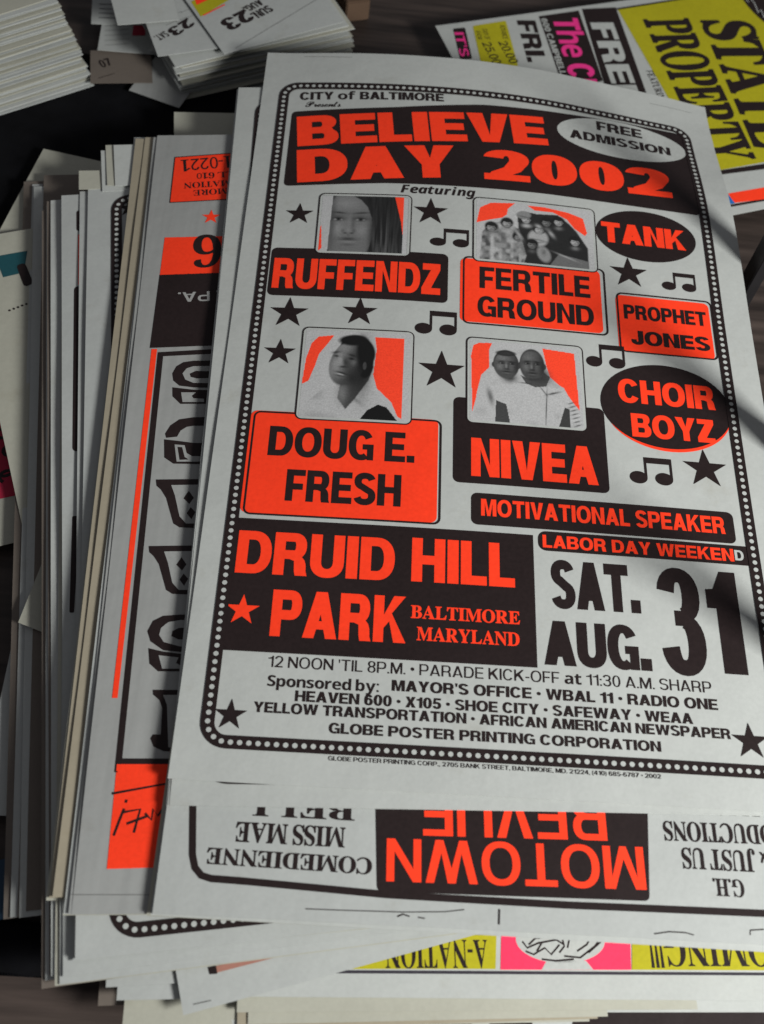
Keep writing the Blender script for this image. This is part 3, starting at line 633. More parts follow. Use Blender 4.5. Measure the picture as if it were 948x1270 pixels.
# ------------------------------------------------------------------ the four printed portraits (generic faces)
def portrait(idx, n=190, mrows=165):
    X, Y = np.meshgrid(np.linspace(0, 1, n), np.linspace(0, 1, mrows))
    rnd = np.random.default_rng(5 + idx)
    red = np.array([1., .062, .022])
    img = np.zeros((mrows, n, 3)) + .40

    def ell(cx, cy, rx, ry, rot=0., soft=.12):
        c, s = math.cos(math.radians(rot)), math.sin(math.radians(rot))
        dx, dy = X - cx, Y - cy
        d = np.sqrt(((dx * c + dy * s) / rx) ** 2 + ((-dx * s + dy * c) / ry) ** 2)
        return np.clip((1 - d) / soft + .5, 0, 1)

    def gau(cx, cy, rx, ry, rot=0.):
        c, s = math.cos(math.radians(rot)), math.sin(math.radians(rot))
        dx, dy = X - cx, Y - cy
        return np.exp(-((dx * c + dy * s) / rx) ** 2 - ((-dx * s + dy * c) / ry) ** 2)

    def put(mask, v):
        nonlocal img
        v = np.array(v if hasattr(v, '__len__') else (v, v, v))
        img = img * (1 - mask[..., None]) + v * mask[..., None]

    def poly(pts):
        m_ = np.zeros_like(X, bool)
        j = len(pts) - 1
        for i in range(len(pts)):
            xi, yi = pts[i]
            xj, yj = pts[j]
            m_ ^= ((yi > Y) != (yj > Y)) & (X < (xj - xi) * (Y - yi) / (yj - yi + 1e-9) + xi)
            j = i
        return m_.astype(float)

    def blur(a, k):
        ker = np.exp(-np.linspace(-2, 2, 2 * k + 1) ** 2)
        ker /= ker.sum()
        p = np.pad(a, ((k, k), (k, k), (0, 0)), 'edge')
        p = sum(ker[i] * p[i:i + a.shape[0], :, :] for i in range(2 * k + 1))
        return sum(ker[i] * p[:, i:i + a.shape[1], :] for i in range(2 * k + 1))

    def noise(fx, fy, seed):
        r = np.random.default_rng(seed)
        g = r.random((fy + 2, fx + 2))
        x, y = X * fx, Y * fy
        i, j = x.astype(int), y.astype(int)
        a, b = x - i, y - j
        a, b = a * a * (3 - 2 * a), b * b * (3 - 2 * b)
        return (g[j, i] * (1 - a) + g[j, i + 1] * a) * (1 - b) + (g[j + 1, i] * (1 - a) + g[j + 1, i + 1] * a) * b

    def face(cx, cy, w, h, skin=.12, turn=0., light=-1):
        """a head seen from the front, modelled by planes of light"""
        for s in (-1, 1): put(ell(cx + s * w * 1.0, cy, w * .16, h * .20, 0, .3), skin * .7)
        put(ell(cx, cy, w, h, 0, .12), skin)
        M_ = ell(cx, cy, w, h)
        put(gau(cx + light * w * .30, cy + h * .55, w * .6, h * .28) * .6 * M_, skin * 2.6)
        put(gau(cx + light * w * .50, cy - h * .12, w * .28, h * .25) * .6 * M_, skin * 2.6)
        put(gau(cx - light * w * .40, cy - h * .15, w * .20, h * .20) * .35 * M_, skin * 2.2)
        put(gau(cx - light * w * .95, cy, w * .35, h * .9) * .7 * M_, skin * .25)
        fx = cx + turn * w
        for s in (-1, 1):
            ex = fx + s * w * .40
            put(gau(ex, cy + h * .16, w * .27, h * .10) * .75, skin * .30)
            put(gau(ex, cy + h * .29, w * .30, h * .035, -6 * s) * .9, skin * .10)
            put(gau(ex, cy + h * .14, w * .15, h * .045) * .9, skin * .08)
            put(gau(ex - .10 * w, cy + h * .14, w * .05, h * .03) * .8, skin * 3.5)
            put(gau(ex, cy + h * .01, w * .2, h * .04) * .35, skin * 2.2)
        put(gau(fx + light * w * .05, cy - h * .04, w * .09, h * .20) * .65, skin * 3)
        put(gau(fx - light * w * .14, cy - h * .10, w * .06, h * .18) * .5, skin * .4)
        put(gau(fx, cy - h * .27, w * .22, h * .045) * .8, skin * .18)
        put(gau(fx, cy - h * .48, w * .36, h * .045) * .9, skin * .20)
        put(gau(fx, cy - h * .58, w * .26, h * .040) * .6, skin * 2.0)
        put(gau(fx, cy - h * .68, w * .22, h * .035) * .4, skin * .5)

    if idx == 0:
        put(np.ones_like(X), .05)
        F_ = ell(.35, .50, .29, .72, -3, .08)
        put(F_, .14)
        put(gau(.28, .86, .17, .12) * .6 * F_, .26)
        put(gau(.19, .40, .09, .12) * .6 * F_, .28)
        put(gau(.47, .38, .08, .10) * .55 * F_, .25)
        put(gau(.13, .5, .04, .5) * .6 * F_, .03)
        for ex, w_ in ((.20, .070), (.455, .078)):
            put(gau(ex, .605, w_ * 1.2, .05) * .6, .045)
            put(gau(ex + .01, .690, w_ * 1.2, .018, -7 if ex < .3 else 7) * .85, .018)
            put(gau(ex, .578, w_ * .95, .024) * .9, .012)
            put(gau(ex, .570, .026, .030) * .95, .008)
            put(gau(ex - .036, .566, .016, .014) * .9, .26)
            put(gau(ex + .038, .566, .014, .012) * .8, .22)
            put(gau(ex, .515, .07, .018) * .45, .18)
        put(gau(.325, .50, .024, .13) * .55, .20)
        put(gau(.375, .47, .022, .13) * .45, .05)
        put(gau(.325, .375, .045, .040) * .6, .21)
        for s in (-1, 1):
            put(gau(.325 + s * .062, .365, .024, .035) * .5, .055)
            put(gau(.325 + s * .036, .325, .022, .014) * .85, .022)
        put(gau(.325, .285, .016, .03) * .4, .06)
        put(gau(.325, .228, .092, .022) * .9, .030)
        put(gau(.325, .172, .072, .022) * .8, .20)
        put(gau(.325, .203, .095, .008) * .8, .016)
        put(gau(.325, .120, .075, .022) * .5, .05)
        put(gau(.60, .30, .05, .5) * .85, .02)
        hr = poly([(.36, 1), (.92, 1), (.95, .4), (.93, 0), (.56, 0), (.60, .30), (.585, .60), (.53, .80), (.45, .93)])
        nn = noise(50, 3, 2) * .6 + noise(95, 4, 3) * .4
        sh_ = .012 + .11 * np.clip(nn - .30, 0, 1) * (.15 + gau(.75, .10, .16, .45))
        hr = blur(hr[..., None], 2)[..., 0]
        img = img * (1 - hr[..., None]) + (hr * sh_)[..., None]
        put(poly([(0, 0), (.10, 0), (.12, 1), (0, 1)]), .43)
        put(poly([(0, .0), (.035, .05), (.012, .45), (0, .42)]), red)
        put(poly([(.84, 1.), (.945, 1), (.945, .30), (.92, .55)]), red)
        put(poly([(.945, 0), (1, 0), (1, 1), (.945, 1)]), .42)
        img = blur(img, 1)
    elif idx == 1:
        put(np.ones_like(X), .43)
        put(poly([(0, .60), (.03, .86), (.12, .96), (.33, .99), (.27, .88), (.26, .78), (.22, .72), (.10, .66)]), red)
        put(poly([(.44, .97), (.50, .90), (.66, .90), (.78, .80), (.84, .66), (.93, .55), (.95, .60), (.92, .85), (.80, .92), (.60, .97)]), red)
        M_ = blur(poly([(.37, .20), (.35, .80), (.42, .86), (.52, .84), (.70, .86), (.80, .72), (.86, .60), (.95, .34), (.95, .0), (.40, 0)])[..., None], 2)[..., 0]
        put(M_, .018)
        L_ = blur(poly([(.03, 0), (.05, .45), (.12, .62), (.24, .66), (.36, .55), (.42, .12), (.40, 0)])[..., None], 2)[..., 0]
        put(L_, .24)
        put(L_ * np.clip(noise(22, 16, 4) * 2 - .7, 0, 1), .06)
        put(L_ * np.clip(noise(30, 12, 6) * 2 - 1., 0, 1), .42)
        put(ell(.525, .43, .085, .14, 0, .3), .34)
        put(gau(.53, .40, .07, .012, -14) * .7, .08)
        put(gau(.53, .36, .07, .012, 14) * .6, .08)
        put(ell(.57, .17, .055, .13, 8, .4), .24)
        put(gau(.57, .20, .02, .05) * .6, .05)
        put(blur(poly([(.62, .0), (.70, .20), (.95, .12), (.95, 0)])[..., None], 2)[..., 0], .13)
        put(gau(.76, .16, .10, .012, -32) * .8, .35)
        for hx, hy, sk in ((.26, .62, .20), (.425, .72, .25), (.705, .73, .22), (.535, .56, .26), (.84, .42, .24), (.125, .53, .17), (.60, .70, .10), (.36, .40, .12), (.47, .30, .10)):
            put(ell(hx, hy + .025, .055, .085, 0, .3), .012)
            face(hx, hy, .036, .060, sk, .05)
            put(ell(hx + .004, hy + .050, .037, .022, 0, .4), .012)
            put(gau(hx, hy - .10, .03, .03) * .6, sk * 1.2)
        put(ell(.405, .80, .062, .07, -15, .3), .20)
        put(gau(.405, .77, .06, .012, -15) * .7, .05)
        put(gau(.43, .62, .035, .03) * .9, .40)
        put(gau(.53, .63, .022, .035, 30) * .9, .38)
        put(gau(.64, .52, .018, .06, 20) * .9, .34)
        put(gau(.36, .46, .016, .08, 20) * .9, .34)
        put(gau(.36, .30, .010, .05, -20) * .7, .30)
        img = blur(img, 1)
    elif idx == 2:
        put(np.ones_like(X), .43)
        put(poly([(.0, .36), (.02, .66), (.06, .84), (.12, .92), (.27, .945), (.20, .82), (.14, .72), (.11, .58), (.06, .40)]), red)
        put(poly([(.66, .94), (.94, .94), (.94, .02), (.90, .05), (.84, .20), (.70, .35), (.66, .50), (.68, .80)]), red)
        J_ = blur(poly([(.0, .0), (.04, .14), (.22, .34), (.34, .36), (.50, .30), (.58, .40), (.66, .36), (.80, .16), (.90, 0)])[..., None], 2)[..., 0]
        put(J_, .41)
        put(J_ * np.clip(noise(7, 8, 7) * 1.6 - .8, 0, 1) * .6, .22)
        put(J_ * gau(.50, .22, .10, .02, -40) * .6, .16)
        put(blur(poly([(.56, .0), (.62, .10), (.72, .17), (.80, .14), (.90, 0)])[..., None], 1)[..., 0], .012)
        put(blur(poly([(.36, .40), (.34, .22), (.42, .10), (.50, .22), (.62, .44), (.66, .60), (.5, .6)])[..., None], 2)[..., 0], .07)
        put(gau(.38, .28, .05, .12) * .8, .22)
        put(ell(.50, .76, .165, .20, 20, .10), .010)
        put(ell(.57, .66, .085, .20, 4, .15), .010)
        F_ = ell(.415, .625, .165, .265, -14, .10)
        put(F_, .075)
        put(gau(.315, .62, .075, .20, -14) * .85 * F_, .30)
        put(gau(.37, .82, .10, .07, -10) * .7 * F_, .27)
        put(gau(.475, .64, .030, .045) * .7 * F_, .26)
        put(gau(.555, .60, .085, .30) * .9, .012)
        put(gau(.30, .745, .042, .014, 12) * .85, .03)
        put(gau(.455, .715, .042, .014, -20) * .8, .018)
        for ex, ey in ((.31, .70), (.45, .675)): put(gau(ex, ey, .032, .014, -10) * .95, .012)
        put(gau(.345, .66, .022, .06, 14) * .6, .34)
        put(gau(.395, .63, .028, .06, 10) * .75, .03)
        put(gau(.372, .578, .034, .011) * .9, .02)
        put(gau(.365, .505, .060, .012, -16) * .95, .025)
        put(gau(.352, .492, .036, .008, -14) * .9, .42)
        put(gau(.35, .472, .045, .008, -12) * .8, .05)
        put(gau(.35, .455, .04, .016) * .4, .20)
        put(gau(.47, .45, .06, .08) * .8, .025)
        put(ell(.455, .895, .135, .062, 4, .35), .012)
        put(ell(.565, .74, .065, .20, 8, .5), .012)
        put(ell(.575, .60, .018, .045, 0, .3), .07)
        img = blur(img, 1)
    else:
        put(np.ones_like(X), .42)
        put(poly([(.02, .10), (.01, .80), (.03, .93), (.08, .965), (.20, .975), (.17, .88), (.17, .66), (.10, .56), (.07, .36)]), red)
        put(poly([(.66, .96), (.95, .93), (.97, .22), (.92, .30), (.84, .46), (.72, .60), (.69, .74)]), red)
        J_ = blur(poly([(.03, .0), (.06, .34), (.10, .56), (.26, .64), (.46, .64), (.66, .60), (.84, .48), (.94, .22), (.97, 0)])[..., None], 1)[..., 0]
        put(J_, .43)
        put(J_ * np.clip(noise(9, 8, 21) * 2 - 1.25, 0, 1) * .45, .24)
        put(J_ * gau(.18, .30, .025, .10, 10) * .8, .08)
        put(blur(poly([(.22, .0), (.23, .26), (.32, .22), (.35, 0)])[..., None], 1)[..., 0], .07)
        put(blur(poly([(.78, .0), (.84, .24), (.88, .22), (.88, 0)])[..., None], 1)[..., 0], .06)
        for k in range(7): put(gau(.90 + .008 * k, .30 - .045 * k, .035, .008, 25) * .8, .03)
        put(J_ * gau(.675, .22, .006, .22, -3) * .9, .05)
        put(J_ * gau(.655, .42, .006, .07, 30) * .8, .05)
        put(J_ * gau(.74, .40, .07, .012, 22) * .9, .05)
        put(J_ * gau(.50, .50, .07, .008, -4) * .8, .07)
        put(gau(.36, .55, .06, .05) * .9, .03)
        put(gau(.62, .58, .10, .07) * .95, .03)
        put(gau(.66, .64, .05, .07) * .8, .05)
        put(ell(.325, .725, .116, .175, 0, .08), .040)
        put(gau(.335, .60, .05, .08) * .9, .05)
        face(.325, .705, .112, .168, .085, .05, -1)
        put(ell(.325, .858, .090, .036, 0, .3) * .9, .022)
        put(gau(.33, .86, .08, .03) * .4, .08)
        put(ell(.56, .745, .113, .195, 0, .08), .05)
        face(.56, .725, .110, .190, .075, 0, -1)
        put(blur(poly([(.45, .60), (.50, .50), (.58, .46), (.68, .48), (.72, .60), (.66, .66), (.64, .58), (.52, .56)])[..., None], 1)[..., 0] * .9, .05)
        put(gau(.54, .885, .07, .03) * .5, .14)
        img = blur(img, 1)
    grey = np.abs(img[..., 0] - img[..., 1]) < .05
    img[grey] = .45 * (np.clip(img[grey] / .42, 0, 1)) ** (1.2 if idx > 1 else .98)
    img *= 1 + .05 * rnd.standard_normal((mrows, n, 1))
    return np.clip(img, .004, 1), n, mrows



def portrait_print(sh, idx, box, parent):
    u0, v0, u1, v1 = box
    img, n, mr_ = portrait(idx)
    X = np.linspace(u0, u1, n)
    Y = np.linspace(v0, v1, mr_)
    V = [sh.P(x, y, .00012 + 3 * LAY) for y in Y for x in X]
    F = [(j * n + i, j * n + i + 1, (j + 1) * n + i + 1, (j + 1) * n + i) for j in range(mr_ - 1) for i in range(n - 1)]
    me = bpy.data.meshes.new('portrait_photo')
    me.from_pydata(V, [], F)
    a = me.color_attributes.new('tone', 'FLOAT_COLOR', 'POINT')
    c = np.ones((n * mr_, 4), np.float32)
    c[:, :3] = img.reshape(-1, 3)
    a.data.foreach_set('color', c.ravel())
    o = obj('portrait_photo', me, 'portrait_print', parent)
    return o


SHEETS = {r[0]: Sheet(*r) for r in [
 ['main', -0.0165, -0.025, 0.0, 0.354, 0.579, 0.06, 1.0, 0.0],
 ['copy', -0.014, -0.0383, 0.0384, 0.354, 0.553, 0.0587, 0.97, 0],
 ['motown', -0.0153, -0.0918, 0.0009, 0.36, 0.2273, 0.057, 0.85, 0],
 ['gray', -0.0554, -0.0936, 0.0635, 0.3, 0.5579, 0.0525, 0.5, 0.004],
 ['tan', -0.0665, -0.0854, 0.0611, 0.28, 0.5498, 0.0488, 0.3, 0.003],
 ['white', -0.079, 0.1365, 0.0912, 0.28, 0.3304, 0.0458, 0.3, 0.004],
 ['dotted', -0.0513, -0.1133, 0.1573, 0.345, 0.5368, 0.0425, 0.25, 0.004],
 ['striped', -0.0565, -0.1208, 0.1816, 0.345, 0.5348, 0.0384, 0.2, 0.004],
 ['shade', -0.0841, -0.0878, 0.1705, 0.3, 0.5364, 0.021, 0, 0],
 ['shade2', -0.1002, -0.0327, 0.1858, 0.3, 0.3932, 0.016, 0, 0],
 ['fold', -0.205, 0.3488, -0.1657, 0.2, 0.13, 0.0135, 0, 0],
 ['teal', -0.1314, 0.1389, 0.3699, 0.14, 0.2485, 0.018, 0, 0],
 ['pink', -0.1586, 0.1242, 0.3603, 0.12, 0.1879, 0.01, 0, 0],
 ['lowwhite', -0.1226, -0.0375, 0.0117, 0.06, 0.1244, 0.012, 0, 0],
 ['navy', -0.1103, -0.0953, 0.3507, 0.028, 0.0309, 0.01, 0, 0],
 ['cardl', -0.1411, 0.5918, 0.3155, 0.05, 0.0751, 0.0446, 0, 0],
 ['cardm', -0.105, 0.5632, 0.3719, 0.07, 0.0681, 0.0412, 0, 0],
 ['stub2', -0.1616, 0.5965, 0.058, 0.052, 0.0441, 0.015, 0, 0],
 ['stub3', -0.1299, 0.5562, -0.3262, 0.045, 0.0522, 0.011, 0, 0],
 ['stub', -0.1614, 0.5582, 0.1678, 0.05, 0.041, 0.0125, 0, 0],
 ['yellow', 0.028, -0.1245, 0.0419, 0.36, 0.2, 0.0306, 0, 0],
 ['state', 0.2167, 0.4171, 0.3651, 0.35, 0.27, 0.02, 0, 0],
 ['back', -0.0821, 0.4814, 0.1314, 0.075, 0.0327, 0.03, 0, 0],
 ['tab', -0.1148, 0.4133, 0.1851, 0.05, 0.042, 0.0445, 0, 0],
 ['tab2', -0.1407, 0.4092, 0.1726, 0.07, 0.019, 0.041, 0, 0],
 ['card', -0.0532, 0.5719, 0.5543, 0.11, 0.15, 0.0434, 0, 0],
 ['strip', 0.004, -0.1345, 0.3037, 0.3, 0.2, 0.0322, 0, 0],
 ['below', 0.03, -0.175, 0.1047, 0.36, 0.2, 0.012, 0, 0],
 ['cream', 0.03, -0.1315, 0.0541, 0.238, 0.2, 0.029, 0, 0],
 ['cream2', 0.036, -0.1365, 0.0681, 0.185, 0.2, 0.0262, 0, 0]]}
PRINTS = {
'main': [
 ["T","CITY of BALTIMORE","h",0.235,"K",1,[29.2,524.6,138.2,527.8,28.9,533.2]],
 ["T","Presents","c",0.012,"K",1,[34.0,516.9,60.6,517.3,33.9,522.8]],
 ["R","colour_block","R",1,4,[25.0,440.1,168.0,509.3]],
 ["Q","title_panel","K",2,4,[[24.5,511.5],[103,518.5],[169,528.3],[230,531.5],[280,535.3],[329,535.5],[328.5,437],[213,439.5],[98,438.3],[24.5,434]]],
 ["T","BELIEVE","h",0.265,"R",3,[31.2,474.4,217.5,491.2,28.3,505.9]],
 ["T","DAY","h",0.27,"R",3,[33.8,437.5,148.4,447.2,31.0,470.3]],
 ["T","2002","h",0.27,"R",3,[168.3,448.1,309.5,452.1,167.4,479.0]],
 ["E","oval","W",3,0,[225.0,490.1,328.0,534.4]],
 ["T","FREE","h",0.24,"K",4,[257.0,519.6,293.8,519.6,257.0,530.4]],
 ["T","ADMISSION","h",0.24,"K",4,[234.6,504.3,315.1,504.3,234.6,514.4]],
 ["T","Featuring","i",0.014,"K",1,[108.4,429.7,161.8,429.7,108.4,437.4]],
 ["S","star","K",2,9.9,[37.8,406.9]],
 ["S","star","K",2,12.3,[130.1,412.8]],
 ["S","star","K",2,12.8,[37.7,317.8]],
 ["S","star","K",2,11.8,[84.7,320.9]],
 ["S","star","K",2,10.4,[34.3,284.5]],
 ["S","star","K",2,15.2,[140.0,276.5]],
 ["S","star","K",2,13.4,[270.3,373.9]],
 ["S","star","K",2,14.2,[308.3,216.5]],
 ["S","star","K",2,8.8,[28.8,36.5]],
 ["S","star","K",2,10.3,[313.3,38.3]],
 ["N","music_note","K",2,0,[130.1,382.0,157.4,398.0]],
 ["N","music_note","K",2,0,[121.7,305.5,149.7,325.2]],
 ["N","music_note","K",2,0,[293.5,362.4,318.1,378.5]],
 ["N","music_note","K",2,0,[236.2,290.0,262.6,309.0]],
 ["N","music_note","K",2,0,[259.1,201.6,286.7,221.5]],
 ["F",0,[51.6,371.3,115.9,426.3]],
 ["R","panel","K",1,4,[21.5,332.6,143.2,375.1]],
 ["T","RUFFENDZ","h",0.24,"R",2,[24.0,339.1,138.0,339.1,24.0,365.7]],
 ["F",1,[160.9,371.6,247.7,428.9]],
 ["R","colour_block","R",1,4,[151.6,318.5,249.4,372.9]],
 ["R","outline","KO",2,4,[153.8,317.2,252.5,374.4]],
 ["T","FERTILE","h",0.22,"K",3,[164.9,347.9,241.9,347.9,164.9,366.5]],
 ["T","GROUND","h",0.22,"K",3,[163.6,323.9,243.4,323.9,163.6,341.1]],
 ["E","oval","K",2,0,[248.6,385.9,322.0,433.6]],
 ["T","TANK","h",0.26,"R",3,[252.7,400.3,314.2,400.3,252.7,419.1]],
 ["R","colour_block","R",1,4,[259.4,304.8,325.1,353.5]],
 ["R","outline","KO",2,4,[260.4,305.1,327.2,355.4]],
 ["T","PROPHET","h",0.24,"K",3,[264.6,333.3,322.5,333.3,264.6,345.7]],
 ["T","JONES","h",0.25,"K",3,[268.2,311.8,322.7,311.8,268.2,323.8]],
 ["E","colour_block","R",1,0,[245.9,227.3,329.9,292.2]],
 ["E","oval","K",2,0,[244.0,229.5,330.7,296.0]],
 ["T","CHOIR","h",0.24,"R",3,[256.1,263.1,320.6,263.1,256.1,282.0]],
 ["T","BOYZ","h",0.24,"R",3,[263.1,236.8,317.6,236.8,263.1,254.9]],
 ["F",2,[48.8,233.0,120.8,305.6]],
 ["R","colour_block","R",1,4,[20.7,163.0,138.5,237.5]],
 ["R","outline","KO",2,4,[22.8,162.2,140.3,236.8]],
 ["T","DOUG E.","h",0.23,"K",3,[33.5,204.3,124.0,204.3,33.5,226.2]],
 ["T","FRESH","h",0.23,"K",3,[46.7,172.5,116.5,172.5,46.7,194.9]],
 ["F",3,[156.9,237.7,233.4,305.0]],
 ["R","panel","K",1,4,[148.0,192.5,245.6,256.4]],
 ["T","NIVEA","h",0.25,"R",2,[159.3,197.8,238.9,197.8,159.3,226.0]],
 ["R","panel","K",1,4,[159.3,163.7,322.0,185.9]],
 ["T","MOTIVATIONAL SPEAKER","h",0.22,"R",2,[165.3,170.1,316.0,170.1,165.3,181.9]],
 ["R","panel","K",1,5,[199.6,149.1,333.4,162.4]],
 ["T","LABOR DAY WEEKEN","h",0.22,"R",2,[202.3,151.3,319.0,151.3,202.3,159.9]],
 ["T","D","h",0.22,"W",2,[319.7,152.3,325.2,152.3,319.7,159.4]],
 ["R","panel","K",1,0,[17.5,74.0,196.6,159.1]],
 ["T","DRUID","h",0.24,"R",2,[21.9,122.6,114.3,122.6,21.9,150.6]],
 ["T","HILL","h",0.24,"R",2,[124.2,123.2,185.0,123.2,124.2,152.0]],
 ["T","PARK","h",0.24,"R",2,[45.4,84.0,122.0,84.0,45.4,113.0]],
 ["S","star","R",2,9.5,[28.9,99.0]],
 ["T","BALTIMORE","s",0.02,"R",2,[124.6,100.0,187.3,100.0,124.6,107.8]],
 ["T","MARYLAND","s",0.02,"R",2,[128.3,86.5,186.7,86.5,128.3,94.5]],
 ["T","SAT.","h",0.27,"K",1,[206.3,111.9,258.8,111.9,206.3,143.2]],
 ["T","AUG.","h",0.27,"K",1,[200.8,76.2,262.3,76.2,200.8,103.6]],
 ["T","3","h",0.255,"K",1,[269.1,75.6,295.2,75.6,269.1,142.9]],
 ["T","1","h",0.3,"K",1,[298.6,77.7,317.8,77.7,298.6,143.5]],
 ["T","12 NOON 'TIL 8P.M. • PARADE KICK-OFF at 11:30 A.M. SHARP","h",0.13,"K",1,[46.3,65.4,295.1,65.4,46.3,72.1]],
 ["T","Sponsored by:","b",0,"K",1,[47.0,54.2,108.2,54.2,47.0,60.6]],
 ["T","MAYOR'S OFFICE • WBAL 11 • RADIO ONE","h",0.22,"K",1,[115.3,55.4,297.5,55.4,115.3,61.8]],
 ["T","HEAVEN 600 • X105 • SHOE CITY • SAFEWAY • WEAA","h",0.22,"K",1,[62.7,46.3,282.4,46.3,62.7,52.5]],
 ["T","YELLOW TRANSPORTATION • AFRICAN AMERICAN NEWSPAPER","h",0.22,"K",1,[40.8,38.9,302.7,38.9,40.8,44.9]],
 ["T","GLOBE POSTER PRINTING CORPORATION","h",0.22,"K",1,[82.2,29.3,263.0,29.3,82.2,35.2]],
 ["T","GLOBE POSTER PRINTING CORP., 2705 BANK STREET, BALTIMORE, MD. 21224, (410) 685-6787 • 2002","h",0.16,"K",1,[82.9,14.4,261.4,14.4,82.9,16.8]],
 ["L","staple_mark","G2",1,0.35,[[29.1,574.8],[66.2,573.8]]],
 ["L","staple_mark","G2",1,0.35,[[304.8,567.2],[340.9,567.7]]]],
'gray': [
 ["Q","colour_block","R",1,0,[[14.6,534.3],[69.5,539.4],[67.6,492.0],[14.1,487.9]]],
 ["Q","outline","KO1",2,0,[[14.6,534.3],[70.7,539.4],[68.8,492.0],[14.1,487.9]]],
 ["T","610-1-0221","s",0,"K",2,[81.4,538.3,19.0,531.3,82.7,526.7]],
 ["T","CALL 610","s",0,"K",2,[70.1,520.2,31.6,517.5,70.5,514.5]],
 ["T","INFORMATION","s",0,"K",2,[82.1,512.7,22.8,507.7,82.6,507.0]],
 ["T","FOR MORE","s",0,"K",2,[71.8,504.0,30.2,500.3,72.3,498.4]],
 ["S","star","R",1,6.6,[44.3,474.1]],
 ["Q","colour_block","R",1,0,[[13.0,454.3],[72.3,456.5],[71.2,423.3],[12.2,419.7]]],
 ["T","6","s",0,"K",2,[52.5,457.3,32.8,456.4,53.7,429.0]],
 ["Q","panel","K",1,0,[[12.0,419.7],[73.4,424.8],[70.3,360.6],[10.4,356.1]]],
 ["T","PHILA., PA.","h",0.16,"G",2,[95.9,409.3,25.6,404.0,96.5,400.9]],
 ["Q","red_rule","R",1,0,[[11.6,355.2],[15.2,355.3],[12.2,113.0],[9.2,113.0]]],
 ["Q","rule","K",1,0,[[16.5,352.7],[70.4,358.0],[70.0,354.0],[19.3,349.4]]],
 ["Q","rule","K",1,0,[[15.9,352.6],[19.6,352.7],[17.8,71.7],[14.4,71.6]]],
 ["Q","rule","K",1,0,[[15.4,79.1],[44.6,79.1],[44.8,76.0],[14.8,76.0]]],
 ["Q","display_letter","K",1,0,[[54.2,346.9],[39.4,346.2],[33.1,344.9],[28.7,341.4],[26.5,335.5],[27.5,329.8],[31.7,325.8],[40.7,324.7],[55.3,324.8]]],
 ["Q","display_letter","GP",2,0,[[53.1,342.3],[39.6,341.7],[35.4,339.9],[33.0,335.7],[35.1,330.8],[40.4,328.3],[53.8,328.3]]],
 ["Q","display_letter","K",3,0,[[52.0,337.8],[41.4,337.9],[37.6,335.5],[38.5,332.9],[42.5,331.8],[52.3,332.6]]],
 ["Q","display_letter","K",1,0,[[27.3,324.4],[40.8,322.8],[55.4,322.8],[55.9,312.2],[33.3,311.4],[29.8,315.2],[27.9,317.2]]],
 ["Q","display_letter","GP",2,0,[[33.1,320.5],[42.5,320.7],[40.0,317.9],[41.2,316.0],[47.9,315.8],[48.1,313.3],[34.5,312.9]]],
 ["Q","display_letter","K",1,0,[[56.4,302.0],[42.1,301.2],[33.5,299.4],[28.1,294.5],[25.3,288.2],[26.2,285.1],[32.8,286.1],[34.7,290.8],[38.3,293.7],[42.4,294.7],[56.7,295.2]]],
 ["Q","display_letter","K",1,0,[[25.0,283.9],[33.3,283.0],[43.2,281.7],[57.4,281.7],[58.2,266.1],[31.9,266.0],[26.1,270.4]]],
 ["Q","display_letter","GP",2,0,[[31.7,280.2],[37.9,279.8],[39.5,274.0],[42.8,271.8],[50.3,271.7],[50.6,267.9],[33.8,267.5]]],
 ["Q","display_letter","K",3,0,[[33.6,278.4],[36.5,278.2],[38.5,271.0],[41.1,269.2],[35.5,268.8]]],
 ["Q","display_letter","K",1,0,[[22.2,254.2],[58.7,255.5],[60.4,220.4],[38.6,220.9],[34.8,223.5],[29.3,241.2],[25.8,247.0],[22.9,249.8]]],
 ["Q","display_letter","GP",2,0,[[31.7,250.4],[57.7,251.4],[59.0,223.9],[42.3,223.6],[38.1,228.5],[34.5,242.8]]],
 ["Q","display_letter","K",3,0,[[42.5,246.6],[45.9,241.5],[43.4,237.2],[39.7,241.1]]],
 ["Q","display_letter","K",3,0,[[44.4,235.0],[47.4,231.5],[45.3,226.5],[42.2,230.7]]],
 ["Q","display_letter","K",3,0,[[48.4,250.3],[51.5,250.4],[53.0,223.8],[51.2,223.8]]],
 ["Q","display_letter","K",1,0,[[21.5,207.9],[56.7,209.0],[58.4,176.2],[37.4,176.7],[33.7,179.2],[28.4,195.8],[25.0,201.1],[22.2,203.8]]],
 ["Q","display_letter","GP",2,0,[[30.7,204.4],[55.7,205.1],[57.1,179.5],[40.9,179.3],[36.9,183.9],[33.4,197.2]]],
 ["Q","display_letter","K",3,0,[[41.1,200.7],[44.3,196.0],[42.0,191.9],[38.4,195.6]]],
 ["Q","display_letter","K",3,0,[[43.0,189.9],[45.9,186.6],[43.8,181.9],[40.9,185.9]]],
 ["Q","display_letter","K",3,0,[[46.8,204.2],[49.8,204.2],[51.2,179.4],[49.5,179.4]]],
 ["Q","display_letter","K",1,0,[[59.1,164.1],[42.5,163.6],[33.2,162.7],[27.7,159.5],[25.1,153.1],[27.3,146.9],[34.8,141.5],[44.8,140.5],[60.4,140.1]]],
 ["Q","display_letter","GP",2,0,[[57.9,160.6],[42.8,160.1],[36.4,158.8],[32.6,155.2],[31.8,150.8],[34.7,146.5],[43.8,143.9],[58.8,143.7]]],
 ["Q","display_letter","K",3,0,[[56.7,156.1],[42.4,155.2],[39.1,153.2],[38.7,150.1],[42.8,148.1],[57.1,147.9]]],
